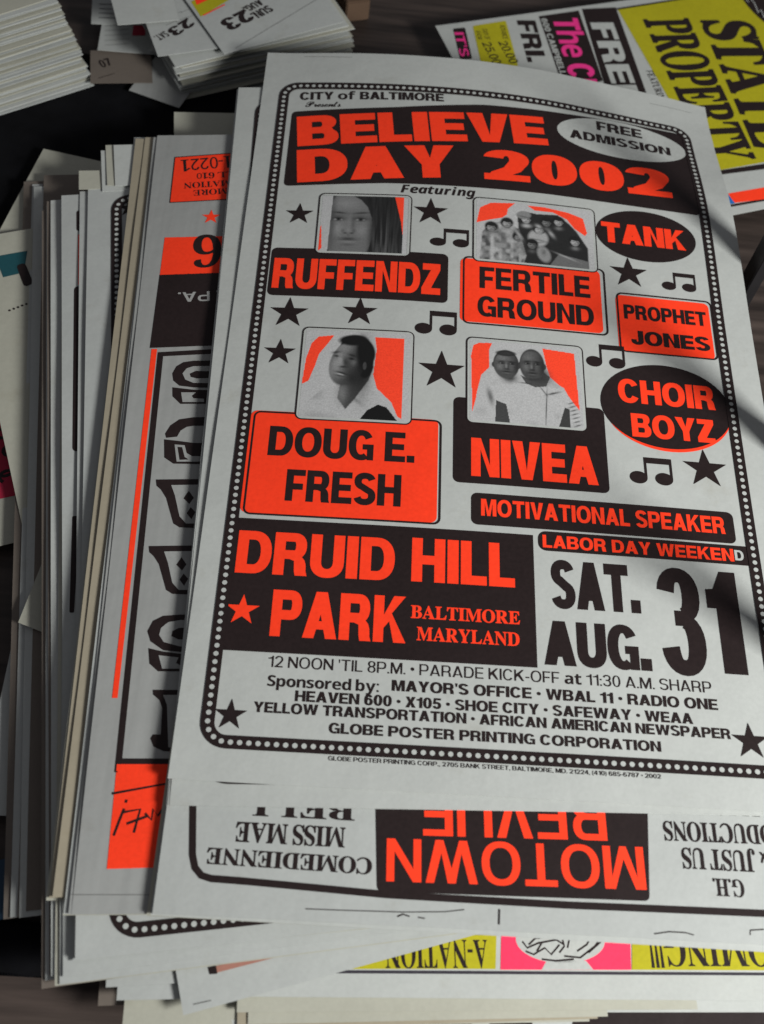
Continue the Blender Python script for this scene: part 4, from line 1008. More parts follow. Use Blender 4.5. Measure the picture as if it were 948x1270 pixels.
 ["Q","display_letter","K",1,0,[[26.5,142.7],[34.8,140.7],[44.8,139.4],[60.5,139.2],[61.0,129.1],[32.9,128.8],[27.8,133.4]]],
 ["Q","display_letter","GP",2,0,[[32.5,138.4],[43.6,137.2],[42.4,133.8],[46.7,131.6],[46.8,130.5],[35.0,130.4]]],
 ["Q","display_letter","K",1,0,[[30.9,117.9],[58.8,118.0],[60.8,81.8],[39.0,83.2],[33.7,85.7],[31.7,90.2],[32.9,92.4],[37.0,92.4],[36.7,107.6],[34.9,112.0],[31.2,115.2]]],
 ["Q","display_letter","GP",2,0,[[36.7,114.9],[58.9,115.1],[60.6,84.6],[41.6,85.3],[39.2,109.1]]],
 ["Q","colour_block","R",1,0,[[15.3,76.0],[44.8,76.0],[43.6,22.4],[15.3,21.8]]],
 ["Q","rule","K",2,0,[[14.2,60.9],[44.2,66.4],[44.3,65.4],[14.3,59.6]]],
 ["L","script_stroke","K",2,1.4,[[21.2,52.4],[19.3,46.2],[17.1,38.4]]],
 ["L","script_stroke","K",2,1.4,[[22.0,57.1],[21.7,55.4]]],
 ["L","script_stroke","K",2,1.4,[[20.1,50.3],[29.5,52.0],[27.2,39.9]]],
 ["L","script_stroke","K",2,1.4,[[23.1,44.5],[33.9,48.6]]],
 ["L","script_stroke","K",2,1.4,[[32.1,49.9],[35.7,46.5],[36.1,52.0],[38.8,48.6],[42.6,54.5]]],
 ["L","crease","G2",1,0.35,[[-0.4,9.4],[38.6,9.0]]]],
'motown': [
 ["L","frame_line","K",1,3.6,[[12.0,70.9],[13.4,53.9],[16.2,29.4],[18.2,23.1],[21.9,19.3],[26.9,18.0],[42.4,17.6],[115.7,14.6],[208.7,14.0],[335.5,15.5]]],
 ["Q","title_panel","K",2,3,[[107.9,65.5],[253.5,73.6],[250.0,18.1],[110.7,15.9]]],
 ["T","MOTOWN","h",0.17,"R",3,[248.5,45.2,114.7,42.7,248.9,23.6]],
 ["T","REVUE","h",0.17,"R",3,[229.6,70.1,132.6,67.7,230.2,47.5]],
 ["T","COMEDIENNE","s",0.012,"K",1,[107.6,32.1,23.6,33.2,107.5,24.1]],
 ["T","MISS MAE","s",0.012,"K",1,[93.2,46.9,36.9,47.0,93.2,36.9]],
 ["T","BELL","s",0.012,"K",1,[97.5,60.6,38.5,60.4,97.6,50.9]],
 ["T","G.H.","s",0.012,"K",1,[300.3,31.2,284.1,31.2,300.4,22.7]],
 ["T","& JUST US","s",0.012,"K",1,[317.9,46.2,269.1,46.0,317.9,35.8]],
 ["T","PRODUCTIONS","s",0.012,"K",1,[334.0,60.7,260.5,59.4,334.2,50.8]],
 ["T","PRESENT","s",0.012,"K",1,[313.7,72.8,270.4,72.0,313.9,65.0]],
 ["L","pen_mark","K",1,0.45,[[75.3,5.7],[91.8,5.9],[124.1,6.6],[145.2,7.8],[154.9,9.3]]],
 ["L","pen_mark","K",1,0.7,[[121.3,4.3],[124.1,5.6],[127.4,4.7]]],
 ["L","pen_mark","K",1,0.6,[[131.8,4.5],[135.1,4.1]]],
 ["L","pen_mark","K",1,0.9,[[172.7,10.4],[172.4,3.0]]],
 ["L","pen_mark","K",1,0.6,[[251.0,2.3],[258.6,3.7],[266.9,3.7],[271.3,2.8]]],
 ["L","pen_mark","K",1,0.6,[[300.6,4.3],[300.9,6.6],[308.2,7.4]]]],
'striped': [
 ["Q","panel","K",1,1.5,[[10.6,518.0],[16.9,520.7],[15.5,497.9],[10.5,499.1]]],
 ["Q","colour_block","R",1,0,[[11.6,495.2],[16.1,494.8],[14.4,448.3],[11.1,448.6]]],
 ["Q","panel","K",1,3,[[8.4,446.7],[18.2,448.7],[14.5,309.7],[6.5,310.4]]],
 ["Q","panel","K",1,1,[[6.2,263.3],[10.5,262.9],[6.7,198.1],[4.0,198.4]]]],  # narrow black strip painted in for the dark gap beside the dotted poster
'dotted': [
 ["S","star","K",1,8.0,[29.3,509.3]],
 ["Q","panel","K",1,4,[[17.9,398.4],[28.6,400.5],[18.0,299.9],[11.5,300.3]]]],
'teal': [
 ["Q","colour_block","TE",1,0,[[20.4,227.4],[43.2,227.5],[37.4,207.5],[22.6,206.5]]],
 ["Q","blot","K",2,3,[[33.2,215.6],[39.6,216.4],[42.0,195.4],[35.1,194.1]]],
 ["S","dot","K",1,0.8,[21.8,175.4]],
 ["S","dot","K",1,0.8,[24.8,176.1]],
 ["S","dot","K",1,0.8,[27.8,176.8]],
 ["S","dot","K",1,0.8,[30.8,177.6]],
 ["S","dot","K",1,0.8,[33.8,178.3]],
 ["S","dot","K",1,0.8,[36.9,179.1]]],
'yellow': [
 ["Q","colour_block","Y",1,0,[[43.6,29.8],[135.3,30.9],[133.9,14.2],[44.0,13.3]]],
 ["Q","colour_block","PK",1,0,[[137.9,30.9],[207.5,31.0],[206.0,14.5],[136.5,13.9]]],
 ["Q","colour_block","Y",1,0,[[208.4,31.0],[309.2,31.4],[305.8,15.1],[206.4,14.5]]],
 ["Q","neck","W",2,0,[[161.1,18.4],[182.2,18.7],[185.7,14.4],[158.2,14.1]]],
 ["E","face","W",2,0,[145.5,17.3,193.3,40.3]],
 ["T","A-NATION","s",0,"K",2,[130.0,28.4,76.4,27.8,130.2,14.6]],
 ["T","COMING!!!","s",0,"K",2,[293.6,32.9,216.9,32.3,293.8,17.0]],
 ["Q","rule","K2",1,0,[[35.8,12.7],[305.5,13.9],[305.3,12.5],[35.8,11.2]]],
 ["L","hair_stroke","K",3,0.95,[[148.9,27.9],[151.3,24.7],[157.5,27.2],[167.1,28.9],[171.3,26.5]]],
 ["L","hair_stroke","K",3,0.95,[[150.3,23.1],[154.5,21.5],[160.7,24.8],[163.9,21.6],[168.7,26.5]]],
 ["L","hair_stroke","K",3,0.95,[[170.8,20.9],[179.3,20.2],[187.7,25.9],[190.6,29.2]]],
 ["L","hair_stroke","K",3,0.95,[[177.9,23.4],[183.4,26.7],[185.5,29.9]]],
 ["L","hair_stroke","K",3,0.95,[[172.9,24.9],[174.1,29.0],[176.8,29.8]]],
 ["L","hair_stroke","K",3,0.95,[[152.2,26.3],[155.9,29.5],[161.2,30.0]]],
 ["L","hair_stroke","K",3,0.95,[[158.6,19.2],[166.3,18.5],[175.8,19.4]]],
 ["L","hair_stroke","K",3,0.95,[[183.9,22.7],[191.4,28.4]]],
 ["L","hair_stroke","K",3,0.95,[[156.3,23.1],[159.2,27.2]]],
 ["L","hair_stroke","K",3,0.95,[[168.3,22.5],[171.2,25.7],[170.6,28.9]]]],
'state': [
 ["Q","panel","K",1,0,[[141.5,266.1],[174.1,262.1],[150.6,146.2],[115.9,153.6]]],
 ["T","FREE","h",0.24,"W",2,[140.9,246.6,120.5,140.2,162.3,242.5]],
 ["Q","panel","K",1,0,[[97.7,264.2],[137.6,264.5],[119.6,171.7],[80.7,167.3]]],
 ["T","The CE","h",0.24,"M",2,[108.9,259.7,88.6,164.6,131.9,254.8]],
 ["T","600 CAMPBELL","h",0.2,"W",2,[98.2,260.7,85.5,186.3,103.7,259.8]],
 ["T","FRI.","h",0.24,"K",1,[75.4,262.9,63.5,207.9,92.2,259.3]],
 ["Q","price_box","Y",1,2,[[33.1,263.3],[65.4,264.3],[53.0,204.7],[22.0,214.2]]],
 ["T","20.00","h",0.16,"K",2,[47.2,238.4,47.2,209.1,55.5,238.4]],
 ["T","25.00","h",0.16,"K",2,[32.5,240.2,32.1,211.1,40.8,240.1]],
 ["T","ADVANCE","h",0.14,"K",2,[57.6,259.6,53.4,241.5,62.1,258.6]],
 ["T","DAY OF","h",0.14,"K",2,[39.7,257.6,37.3,243.6,44.3,256.8]],
 ["T","SHOW","h",0.14,"K",2,[33.2,256.6,30.9,244.9,37.3,255.8]],
 ["Q","panel","K",1,2,[[14.2,263.2],[25.5,262.6],[16.6,221.7],[5.8,222.8]]],
 ["T","IT'S","h",0.2,"M",2,[13.5,258.2,7.3,226.7,21.7,256.6]],
 ["Q","colour_block","Y",1,0,[[174.7,259.0],[388.0,263.5],[262.7,48.5],[162.3,48.7]]],
 ["Q","rule","K",1,0,[[162.3,48.7],[260.6,45.0],[256.6,38.1],[161.1,44.2]]],
 ["Q","rule","K",2,0,[[172.6,260.6],[389.3,265.8],[388.4,264.1],[172.3,258.3]]],
 ["T","PROPERTY","s",0.035,"K",2,[193.0,240.9,166.4,60.3,234.1,234.8]],
 ["T","STATE","s",0.035,"K",2,[246.6,228.0,214.8,65.1,291.9,219.1]],
 ["T","FEATURING","s",0,"K",2,[163.5,175.4,158.0,134.2,169.6,174.5]],
 ["Q","colour_block","B",1,0,[[157.6,21.5],[164.5,21.8],[165.7,11.3],[147.6,11.0]]],
 ["Q","colour_block","R",1,0,[[165.2,22.5],[246.6,20.9],[237.8,5.8],[165.2,11.8]]],
 ["Q","rule","K",1,0,[[147.6,11.0],[239.7,9.2],[238.3,6.7],[146.3,8.6]]],
 ["E","oval","K",3,0,[301.0,194.7,346.4,292.4]],
 ["L","script_stroke","W",4,0.9,[[304.8,243.8],[304.2,247.6],[309.1,250.2],[309.7,241.7],[306.5,228.0],[311.3,231.8],[308.5,220.5],[313.6,226.6],[310.0,210.8]]]],
'cardm': [
 ["L","small_print","G2",1,0.25,[[13.2,44.1],[23.6,48.4]]],
 ["L","small_print","G2",1,0.25,[[15.3,36.3],[25.7,40.6]]],
 ["L","small_print","G2",1,0.25,[[21.8,46.6],[32.3,50.9]]],
 ["L","small_print","G2",1,0.25,[[24.0,38.8],[34.4,43.0]]],
 ["L","small_print","G2",1,0.25,[[30.5,49.1],[41.1,53.4]]],
 ["L","small_print","G2",1,0.25,[[32.7,41.3],[43.2,45.5]]],
 ["L","small_print","G2",1,0.25,[[39.3,51.6],[50.0,55.9]]],
 ["T","23","h",0.26,"K",1,[34.2,42.0,13.6,29.4,39.7,33.0]],
 ["T","SAT.","h",0.2,"K",1,[12.4,29.6,1.9,24.5,15.6,23.0]]],
'stub2': [
 ["L","small_print","G2",1,0.5,[[2.7,31.3],[22.4,35.8]]],
 ["L","small_print","G2",1,0.5,[[3.3,25.0],[23.0,29.5]]],
 ["L","small_print","G2",1,0.5,[[4.0,18.7],[23.6,23.2]]],
 ["L","small_print","G2",1,0.5,[[4.6,12.5],[24.2,17.0]]],
 ["L","small_print","G2",1,0.5,[[5.3,6.4],[24.7,10.9]]],
 ["Q","colour_block","CR",1,0,[[26.0,40.5],[36.8,41.8],[37.0,22.7],[26.4,21.5]]]],
'stub': [
 ["T","07","h",0.2,"K",1,[9.7,18.8,18.2,22.7,5.8,27.4]],
 ["L","rule","K",1,0.5,[[6.4,5.8],[19.4,11.6]]]],
'strip': [
 ["Q","photo_edge","BR",1,0,[[19.0,18.4],[79.3,17.0],[78.7,14.7],[19.2,15.2]]],
 ["Q","panel","K",2,0,[[15.8,18.8],[19.9,18.6],[19.9,14.6],[16.0,15.3]]],
 ["L","pen_mark","G2",1,0.5,[[5.7,3.6],[14.5,3.2]]]],
'below': [
 ["Q","panel","K",1,0,[[19.2,44.1],[312.7,27.6],[304.9,-0.7],[18.8,16.6]]],
 ["Q","white_shape","W",2,0,[[160.5,38.5],[183.0,37.3],[173.2,18.5],[154.0,19.7]]],
 ["Q","white_shape","W",2,0,[[121.9,37.6],[128.4,38.4],[147.7,20.0],[135.0,20.8]]],
 ["Q","white_shape","W",2,0,[[98.8,42.0],[115.6,38.7],[115.4,36.4],[96.3,36.7]]]],
'card': [
 ["Q","colour_block","Y",1,0,[[3.2,69.8],[24.1,75.3],[47.9,65.9],[2.4,49.2]]],
 ["Q","colour_block","R",2,0,[[8.6,76.8],[25.9,79.2],[23.8,68.5],[5.7,64.2]]],
 ["L","rule","R",2,1.2,[[4.9,49.9],[27.6,56.2]]],
 ["T","23","h",0.26,"K",1,[39.9,45.0,13.0,37.8,43.8,30.5]],
 ["T","SUN.","h",0.24,"K",1,[60.4,42.6,41.3,37.7,62.5,34.1]],
 ["T","AUG.","h",0.24,"K",1,[56.8,52.0,38.8,47.2,58.8,44.7]],
 ["L","rule","G2",1,0.4,[[11.2,2.5],[107.1,35.5]]]]}


def dotted_border(sh, parent, u0, v0, u1, v1, band=.0074, rad=.011, dot=.0015):
    b = band / 2
    printed(sh, 'border_band', [[rrect(u0 - b, v0 - b, u1 + b, v1 + b, rad + b, 8), rrect(u0 + b, v0 + b, u1 - b, v1 - b, rad - b, 8)]], 'K', 6, parent)
    path = rrect(u0, v0, u1, v1, rad, 10)
    path.append(path[0])
    tot = sum(math.dist(path[i], path[i + 1]) for i in range(len(path) - 1))
    n = int(tot / .0049)
    pcs = []
    d, i, acc = 0., 0, 0.
    for k in range(n):
        want = tot * k / n
        while acc + math.dist(path[i], path[i + 1]) < want:
            acc += math.dist(path[i], path[i + 1])
            i += 1
        s = (want - acc) / (math.dist(path[i], path[i + 1]) or 1)
        x = path[i][0] + (path[i + 1][0] - path[i][0]) * s
        y = path[i][1] + (path[i + 1][1] - path[i][1]) * s
        pcs.append([[(x + dot * math.cos(a * .785), y + dot * math.sin(a * .785)) for a in range(8)]])
    o = printed(sh, 'border_dots', pcs, 'W', 7, parent)
    o['kind'] = 'stuff'


def tag(o, label, cat, group=None, kind=None):
    if label: o['label'] = label
    if cat: o['category'] = cat
    if group: o['group'] = group
    if kind: o['kind'] = kind
    return o


NAMES = {}


def draw(sh, rows, parent):
    for r in rows:
        ty = r[0]
        if ty == 'T':
            _, txt, font, t, col, lay, q = r
            q = [x / 1000 for x in q]
            pcs, w = layout(txt, font, t)
            ax, ay = q[0], q[1]
            bx, by = (q[2] - ax) / w, (q[3] - ay) / w
            cx, cy = q[4] - ax, q[5] - ay
            pcs = [[[(ax + bx * x + cx * y, ay + by * x + cy * y) for x, y in c] for c in pc] for pc in pcs]
            o = printed(sh, 'lettering', pcs, col, lay, parent)
            if o: o['label'] = 'printed words "%s"' % txt if len(txt) > 1 else 'printed character "%s"' % txt
        elif ty in 'RQE':
            _, name, col, lay, rad, q = r
            rad /= 1000
            if ty == 'R':
                q = [x / 1000 for x in q]
                out = rrect(*q, rad)
            elif ty == 'E':
                q = [x / 1000 for x in q]
                out = arc((q[0] + q[2]) / 2, (q[1] + q[3]) / 2, (q[2] - q[0]) / 2, (q[3] - q[1]) / 2, 0, 354, 59, 2)
            else:
                out = rquad([(a / 1000, b / 1000) for a, b in q], rad)
            if col in ('KO', 'KO1'):
                pcs = [[grow(out, .0005 if col == 'KO' else .0003), grow(out, -.0008 if col == 'KO' else -.0007)]]
                col = 'K'
            else: pcs = [[out]]
            printed(sh, name, pcs, col, lay, parent)
        elif ty == 'S':
            _, name, col, lay, rad, q = r
            printed(sh, name, [[star(q[0] / 1000, q[1] / 1000, rad / 1000 * 1.05, 0)]] if name == 'star' else [[arc(q[0] / 1000, q[1] / 1000, .0009, .0009, 0, 330, 11, 2)]], col, lay, parent)
        elif ty == 'N':
            x0, y0, x1, y1 = [x / 1000 for x in r[5]]
            w, h = x1 - x0, y1 - y0
            rx, ry = w * .205, h * .23
            s = w * .055
            a, b = x0 + 2 * rx, x1
            pcs = [[[(x0 + rx + (x - x0 - rx) * 1, y) for x, y in arc(x0 + rx, y0 + ry, rx, ry, 0, 345, 23, 2)]], [arc(x1 - rx, y0 + ry, rx, ry, 0, 345, 23, 2)],
                   [[(a - s, y0 + ry), (a, y0 + ry), (a, y1 - h * .22), (b - s, y1 - h * .22), (b - s, y0 + ry), (b, y0 + ry), (b, y1), (a - s, y1)]]]
            printed(sh, 'music_note', pcs, 'K', 2, parent)
        elif ty == 'L':
            _, name, col, lay, w, q = r
            printed(sh, name, [[stroke([(a / 1000, b / 1000) for a, b in q], w / 1000)]], col, lay, parent)
        elif ty == 'F':
            u0, v0, u1, v1 = [x / 1000 for x in r[2]]
            printed(sh, 'frame_line', [[rrect(u0 - .0009, v0 - .0009, u1 + .0009, v1 + .0009, .0044)]], 'K', 1.5 + 2.5, parent)
            printed(sh, 'photo_mount', [[rrect(u0, v0, u1, v1, .0035)]], 'W', 5, parent)
            fr = .0016
            sh2 = sh
            img_parent = parent
            o = portrait_print_at(sh2, r[1], (u0 + fr, v0 + fr, u1 - fr, v1 - fr), img_parent)


def portrait_print_at(sh, idx, box, parent):
    global LAY
    o = portrait_print(sh, idx, box, parent)
    for v in o.data.vertices: v.co.z += 3 * LAY
    o['label'] = ['printed grey portrait of a long-haired woman close up', 'printed grey photo of a group in dark clothes on red', 'printed grey portrait of a smiling man in a pale jacket', 'printed grey photo of two people in white jackets'][idx]
    return o


# ------------------------------------------------------------------ the setting
def box(name, mat, x0, y0, z0, x1, y1, z1, parent=None, bevel=.002, rot=0., cen=None):
    bm = bmesh.new()
    bmesh.ops.create_cube(bm, size=1)
    cx, cy, cz = (x0 + x1) / 2, (y0 + y1) / 2, (z0 + z1) / 2
    bmesh.ops.scale(bm, vec=(x1 - x0, y1 - y0, z1 - z0), verts=bm.verts)
    if bevel: bmesh.ops.bevel(bm, geom=bm.edges[:], offset=bevel, segments=2, affect='EDGES')
    if rot: bmesh.ops.rotate(bm, matrix=Matrix.Rotation(rot, 3, 'Z'), verts=bm.verts)
    bmesh.ops.translate(bm, vec=(cx, cy, cz), verts=bm.verts)
    me = bpy.data.meshes.new(name)
    bm.to_mesh(me)
    bm.free()
    return obj(name, me, mat, parent)


t_ = box('table_surface', 'table_wood', -1.2, -.8, -.03, 1.3, 1.6, 0, bevel=.004)
tag(t_, None, None, None, 'structure')

random.seed(4)
# ------------------------------------------------------------------ posters
INFO = {
 'main': ('concert_poster', 'paper_white', 'white poster with red BELIEVE DAY 2002 title lying on top of the pile', 'poster'),
 'copy': ('concert_poster', 'paper_white', 'white poster directly beneath the BELIEVE DAY poster, its left and bottom margins showing', 'poster'),
 'motown': ('concert_poster', 'paper_cool', 'upside down white poster with red MOTOWN REVUE lettering on a black panel', 'poster'),
 'gray': ('concert_poster', 'paper_grey', 'grey newsprint poster with red blocks and big shadowed letters, left of the top poster', 'poster'),
 'tan': ('concert_poster', 'paper_tan', 'tan sheet showing as a narrow strip along the left of the grey newsprint poster', 'poster'),
 'white': ('concert_poster', 'paper_white', 'short white sheet whose top corner peeks out left of the tan strip', 'poster'),
 'dotted': ('concert_poster', 'paper_cool', 'white poster with a dotted black border and a star, left of the tan strip', 'poster'),
 'striped': ('concert_poster', 'paper_cool', 'white poster with black and red shapes peeking out left of the dotted border poster', 'poster'),
 'shade': ('concert_poster', 'paper_brown_shade', 'sheet coloured brown for the shadow left of the fanned white posters', 'poster'),
 'shade2': ('concert_poster', 'paper_brown_shade', 'lower sheet coloured brown for the deepest shadow beside the cream poster', 'poster'),
 'fold': ('concert_poster', 'paper_cream', 'tilted pale sheet sticking out beneath the left posters toward the black cloth', 'poster'),
 'teal': ('concert_poster', 'paper_cream', 'cream poster with a teal block at the left edge of the picture', 'poster'),
 'pink': ('concert_poster', 'paper_cream', 'poster with black swirls on crimson at the far left edge', 'poster'),
 'yellow': ('concert_poster', 'paper_white', 'upside down poster with yellow and pink bands and COMING!!! lettering at the bottom', 'poster'),
 'state': ('concert_poster', 'paper_white', 'yellow and white poster reading STATE PROPERTY lying at the upper right', 'poster'),
 'card': ('event_card', 'paper_cool', 'white event card reading SUN. AUG. 23 on top of the card pile', 'card'),
 'strip': ('concert_poster', 'paper_cool', 'pale poster rotated across the yellow and pink one at the bottom', 'poster'),
 'below': ('concert_poster', 'paper_white', 'black printed poster with white shapes at the very bottom edge', 'poster'),
 'lowwhite': ('concert_poster', 'paper_white', 'white sheet low at the left edge of the picture below the crimson poster', 'poster'),
 'navy': ('concert_poster', 'paper_navy', 'dark navy sheet corner at the lower left edge of the picture', 'poster'),
 'cardl': ('event_card', 'paper_white', 'blank white card overhanging the card pile toward the left', 'card'),
 'cardm': ('event_card', 'paper_cool', 'printed card under the SUN. AUG. 23 card, turned a little left', 'card'),
 'stub2': ('event_card', 'paper_cool', 'small printed card with a dark red block beside the handbill pile', 'card'),
 'stub3': ('event_card', 'paper_grey', 'grey card turned aslant on the black cloth by the card pile', 'card'),
 'stub': ('event_card', 'paper_brown_shade', 'dull printed card between the handbill pile and the card pile', 'card'),
 'back': ('concert_poster', 'paper_cream', 'pale sheet end sticking out behind the top of the grey newsprint poster', 'poster'),
 'tab': ('concert_poster', 'paper_white', 'white sheet end standing out above the dotted border poster', 'poster'),
 'tab2': ('concert_poster', 'paper_cream', 'cream sheet end between the two white posters on the left', 'poster'),
 'cream': ('concert_poster', 'paper_cream', 'cream sheet just beneath the yellow and pink poster', 'poster'),
 'cream2': ('concert_poster', 'paper_cream', 'lowest cream sheet of the bottom pile, shorter than the one above', 'poster'),
}
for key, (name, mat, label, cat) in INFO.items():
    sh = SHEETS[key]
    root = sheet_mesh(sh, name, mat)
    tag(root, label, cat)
    if key == 'main': dotted_border(sh, root, .0345 - .0175, .0213, .3315, .5402)
    if key == 'copy': dotted_border(sh, root, .018, .0150, .338, .535)
    if key == 'dotted': dotted_border(sh, root, .0205, .0110, .328, .519)
    draw(sh, PRINTS.get(key, []), root)
    if key == 'pink':
        printed(sh, 'colour_block', [[rc(.0, .034, .058, .150)]], 'CR', 1, root)
        for k in range(60):
            u, v = random.uniform(.004, .054), random.uniform(.04, .145)
            a0 = random.uniform(0, 360)
            p = arc(u, v, random.uniform(.003, .006), random.uniform(.003, .006), a0, a0 + 250, 10, 2)
            printed(sh, 'swirl', [[stroke(p, .0024)]], 'K', 2 + .2 * (k % 9), root)

# staple in the top margin of the top poster
m_ = SHEETS['main']
P0 = m_.P(.036, .571, .0006)
# ------------------------------------------------------------------ extra sheets that thicken each step of the fan
EX = [('gray', 3, .0009, .0018, .0012, ['paper_grey', 'paper_cool', 'paper_cream'], 'sheet edge left of the grey newsprint poster,', 'sheets just beneath the grey newsprint poster'),
      ('tan', 2, .0011, .0016, .0030, ['paper_tan', 'paper_cream'], 'sheet edge beneath the tan strip,', 'sheets beneath the tan strip'),
      ('copy', 2, .0006, .0009, .0000, ['paper_white', 'paper_cool'], 'sheet edge past the left of the BELIEVE DAY poster,', 'sheets under the left edge of the BELIEVE DAY poster'),
      ('motown', 3, .0013, .0009, .0010, ['paper_white', 'paper_cool', 'paper_cream'], 'sheet edge beneath the MOTOWN REVUE poster,', 'sheets beneath the MOTOWN REVUE poster'),
      ('dotted', 3, .0007, .0005, .0030, ['paper_cream', 'paper_white', 'paper_cool'], 'sheet edge beneath the dotted border poster,', 'sheets beneath the dotted border poster'),
      ('striped', 6, .0012, .0019, .0040, ['paper_cool', 'paper_cream', 'paper_white', 'paper_brown_shade', 'paper_cool', 'paper_brown_shade'], 'sheet edge under the black and red shapes poster,', 'sheets beneath the poster with black and red shapes'),
      ('cream2', 3, .0012, .0035, .0030, ['paper_tan', 'paper_white', 'paper_cream'], 'ragged sheet end low at the bottom edge,', 'ragged low sheets at the bottom edge'),
      ('shade', 4, .0010, .0032, .0030, ['paper_white', 'paper_brown_shade', 'paper_cool', 'paper_brown_shade'], 'sheet edge in shadow at the far left,', 'sheets in shadow at the left'),
      ('yellow', 1, .0008, .0030, .0015, ['paper_white'], 'white sheet directly under the yellow and pink poster', None),
      ('tab', 2, .0009, .0050, .0040, ['paper_cream', 'paper_white'], 'short sheet end atop the left fan,', 'short sheet ends at the top of the left fan')]
for key, cnt, dz, du, dv, mats, label, grp in EX:
    s = SHEETS[key]
    for k in range(1, cnt + 1):
        ou, ov = -du * k + random.uniform(-.6, .6) * du, random.uniform(-1, .6) * dv
        n_ = Sheet(key, s.ox + s.eu[0] * ou + s.ev[0] * ov, s.oy + s.eu[1] * ou + s.ev[1] * ov, math.atan2(s.eu[1], s.eu[0]) + math.radians(random.uniform(-.55, .55) * (.25 if key == 'copy' else 1)), s.W, s.L * (1 if key in ('tab', 'cream2', 'yellow') else random.uniform(.985, 1.0)), s.z - dz * k, s.share, s.curl, thick=.0003, wave=.0002)
        hue = {'paper_white': 'white', 'paper_cool': 'cool white', 'paper_cream': 'cream', 'paper_grey': 'grey', 'paper_tan': 'tan', 'paper_brown_shade': 'shade-toned brown'}[mats[k - 1]]  # brown sheets have the shadow of the fan put into their colour
        o = sheet_mesh(n_, 'loose_sheet', mats[k - 1])
        pos = ['', 'uppermost', 'second', 'third', 'fourth', 'fifth', 'sixth'][k] + (' from the top' if k > 1 else '')
        tag(o, ('%s %s %s' % (hue, label, pos)) if cnt > 1 else label, 'paper', grp)
# the solid pile that carries them
SUP = [('bottom', .012, -.085, .20, .33, .45, 0, .0335, 4), ]
for k in range(8):
    z1 = .0285 - .0036 * k
    s = Sheet('pile', .015 + random.uniform(-.004, .004), -.10 + random.uniform(-.003, .003), math.radians(3 + random.uniform(-1.5, 1.5)), .28, .46, z1, 0, 0, thick=.0033)
    tag(sheet_mesh(s, 'poster_bundle', 'paper_cool'), 'bundle of posters buried in the middle of the pile under the top poster', 'posters', 'bundles of posters carrying the pile')

# small yellow note
n_ = Sheet('note', -.1195, .0735, math.radians(-16), .055, .05, .0262, 0, 0, thick=.0002)
bm = bmesh.new()
tri = [(-.1200, .073), (-.080, .060), (-.086, .118), (-.113, .117)]
vs = [bm.verts.new((x, y, .0230 + .0002 * i)) for i, (x, y) in enumerate(tri)]
f = bm.faces.new(vs)
r_ = bmesh.ops.extrude_face_region(bm, geom=[f])
bmesh.ops.translate(bm, vec=(0, 0, -.0002), verts=[v for v in r_['geom'] if isinstance(v, bmesh.types.BMVert)])
me = bpy.data.meshes.new('paper_note')
bm.to_mesh(me)
bm.free()
nt_ = obj('paper_note', me, 'paper_cream')
for nm, cr, ik in (('highlight_mark', [(-.0985, .082), (-.0905, .080), (-.0915, .092), (-.0975, .090)], 'ink_Y'), ('ink_blot', [(-.0945, .0905), (-.0905, .0895), (-.0908, .0940), (-.0940, .0945)], 'ink_K')):
    me = bpy.data.meshes.new(nm)
    me.from_pydata([(x, y, .02365 + (.00012 if nm == 'ink_blot' else 0)) for x, y in cr], [], [(0, 1, 2, 3)])
    obj(nm, me, ik, nt_)
tag(nt_, 'small cream paper note poking out from the left of the pile', 'note')

# slips at the lower left
for (x, y, w, h, a, z, mat, label) in [(-.036, -.1235, .040, .03, 6, .0305, 'paper_cool', 'small white slip poking out at the lower left below the dotted poster'),
                                       (-.030, -.1290, .036, .03, 4, .0290, 'paper_cool', 'bluish white slip under the upper small slip at lower left'),
                                       (-.026, -.1400, .10, .05, 3, .0240, 'paper_cream', 'pale card lying lowest at the lower left of the pile'),
                                       (-.040, -.1310, .03, .04, 5, .0200, 'paper_brown_shade', 'card end coloured brown as shadow at the lower left')]:  # last slip: brown paper stands in for a patch of shadow
    s = Sheet('slip', x, y, math.radians(a), w, h, z, 0, 0)
    o = sheet_mesh(s, 'paper_slip', mat)
    tag(o, label, 'paper')
    if 'upper small' not in label and 'small white' in label:
        printed(s, 'printed_bar', [[rc(.0300, .006, .0326, .0175)]], 'K', 1, o)
        printed(s, 'printed_bar', [[rc(.0355, .003, .0380, .0175)]], 'K', 1, o)

# ------------------------------------------------------------------ card piles at the back left
def card_pile(n, ox, oy, deg, W, L, dz, jit, name, lab, cat, group, mats, fan=0., seed=1, back=0., z0=0.):
    rnd = random.Random(seed)
    for k in range(n):
        a = math.radians(deg + fan * k / n + rnd.uniform(-jit, jit) * 90)
        s = Sheet(name, ox - math.sin(math.radians(deg)) * back * k + rnd.uniform(-jit, jit) * .6, oy + math.cos(math.radians(deg)) * back * k + rnd.uniform(-jit, jit) * .6, a, W, L, z0 + dz * (k + 1), 0, 0, thick=dz * rnd.uniform(.25, .6), wave=dz * .18)
        o = sheet_mesh(s, name, mats[k % len(mats)])
        tag(o, lab, cat, group)
    return s, o


top_, topo = card_pile(36, -.4225, .3805, 35.0, .32, .082, .00125, .003, 'handbill', 'white handbill in the fanned pile at the far left back', 'handbill', 'fanned handbills at the far left', ['paper_cool', 'paper_white', 'paper_cream'], 2., 3, .00125, .006)
card_pile(21, -.089, .560, 27.0, .155, .115, .0018, .007, 'event_card', 'blank edged white event card in the stacked pile under the SUN. AUG. 23 card', 'card', 'event cards stacked behind the posters', ['paper_white', 'paper_cool', 'paper_white', 'paper_cream'], 2., 8)

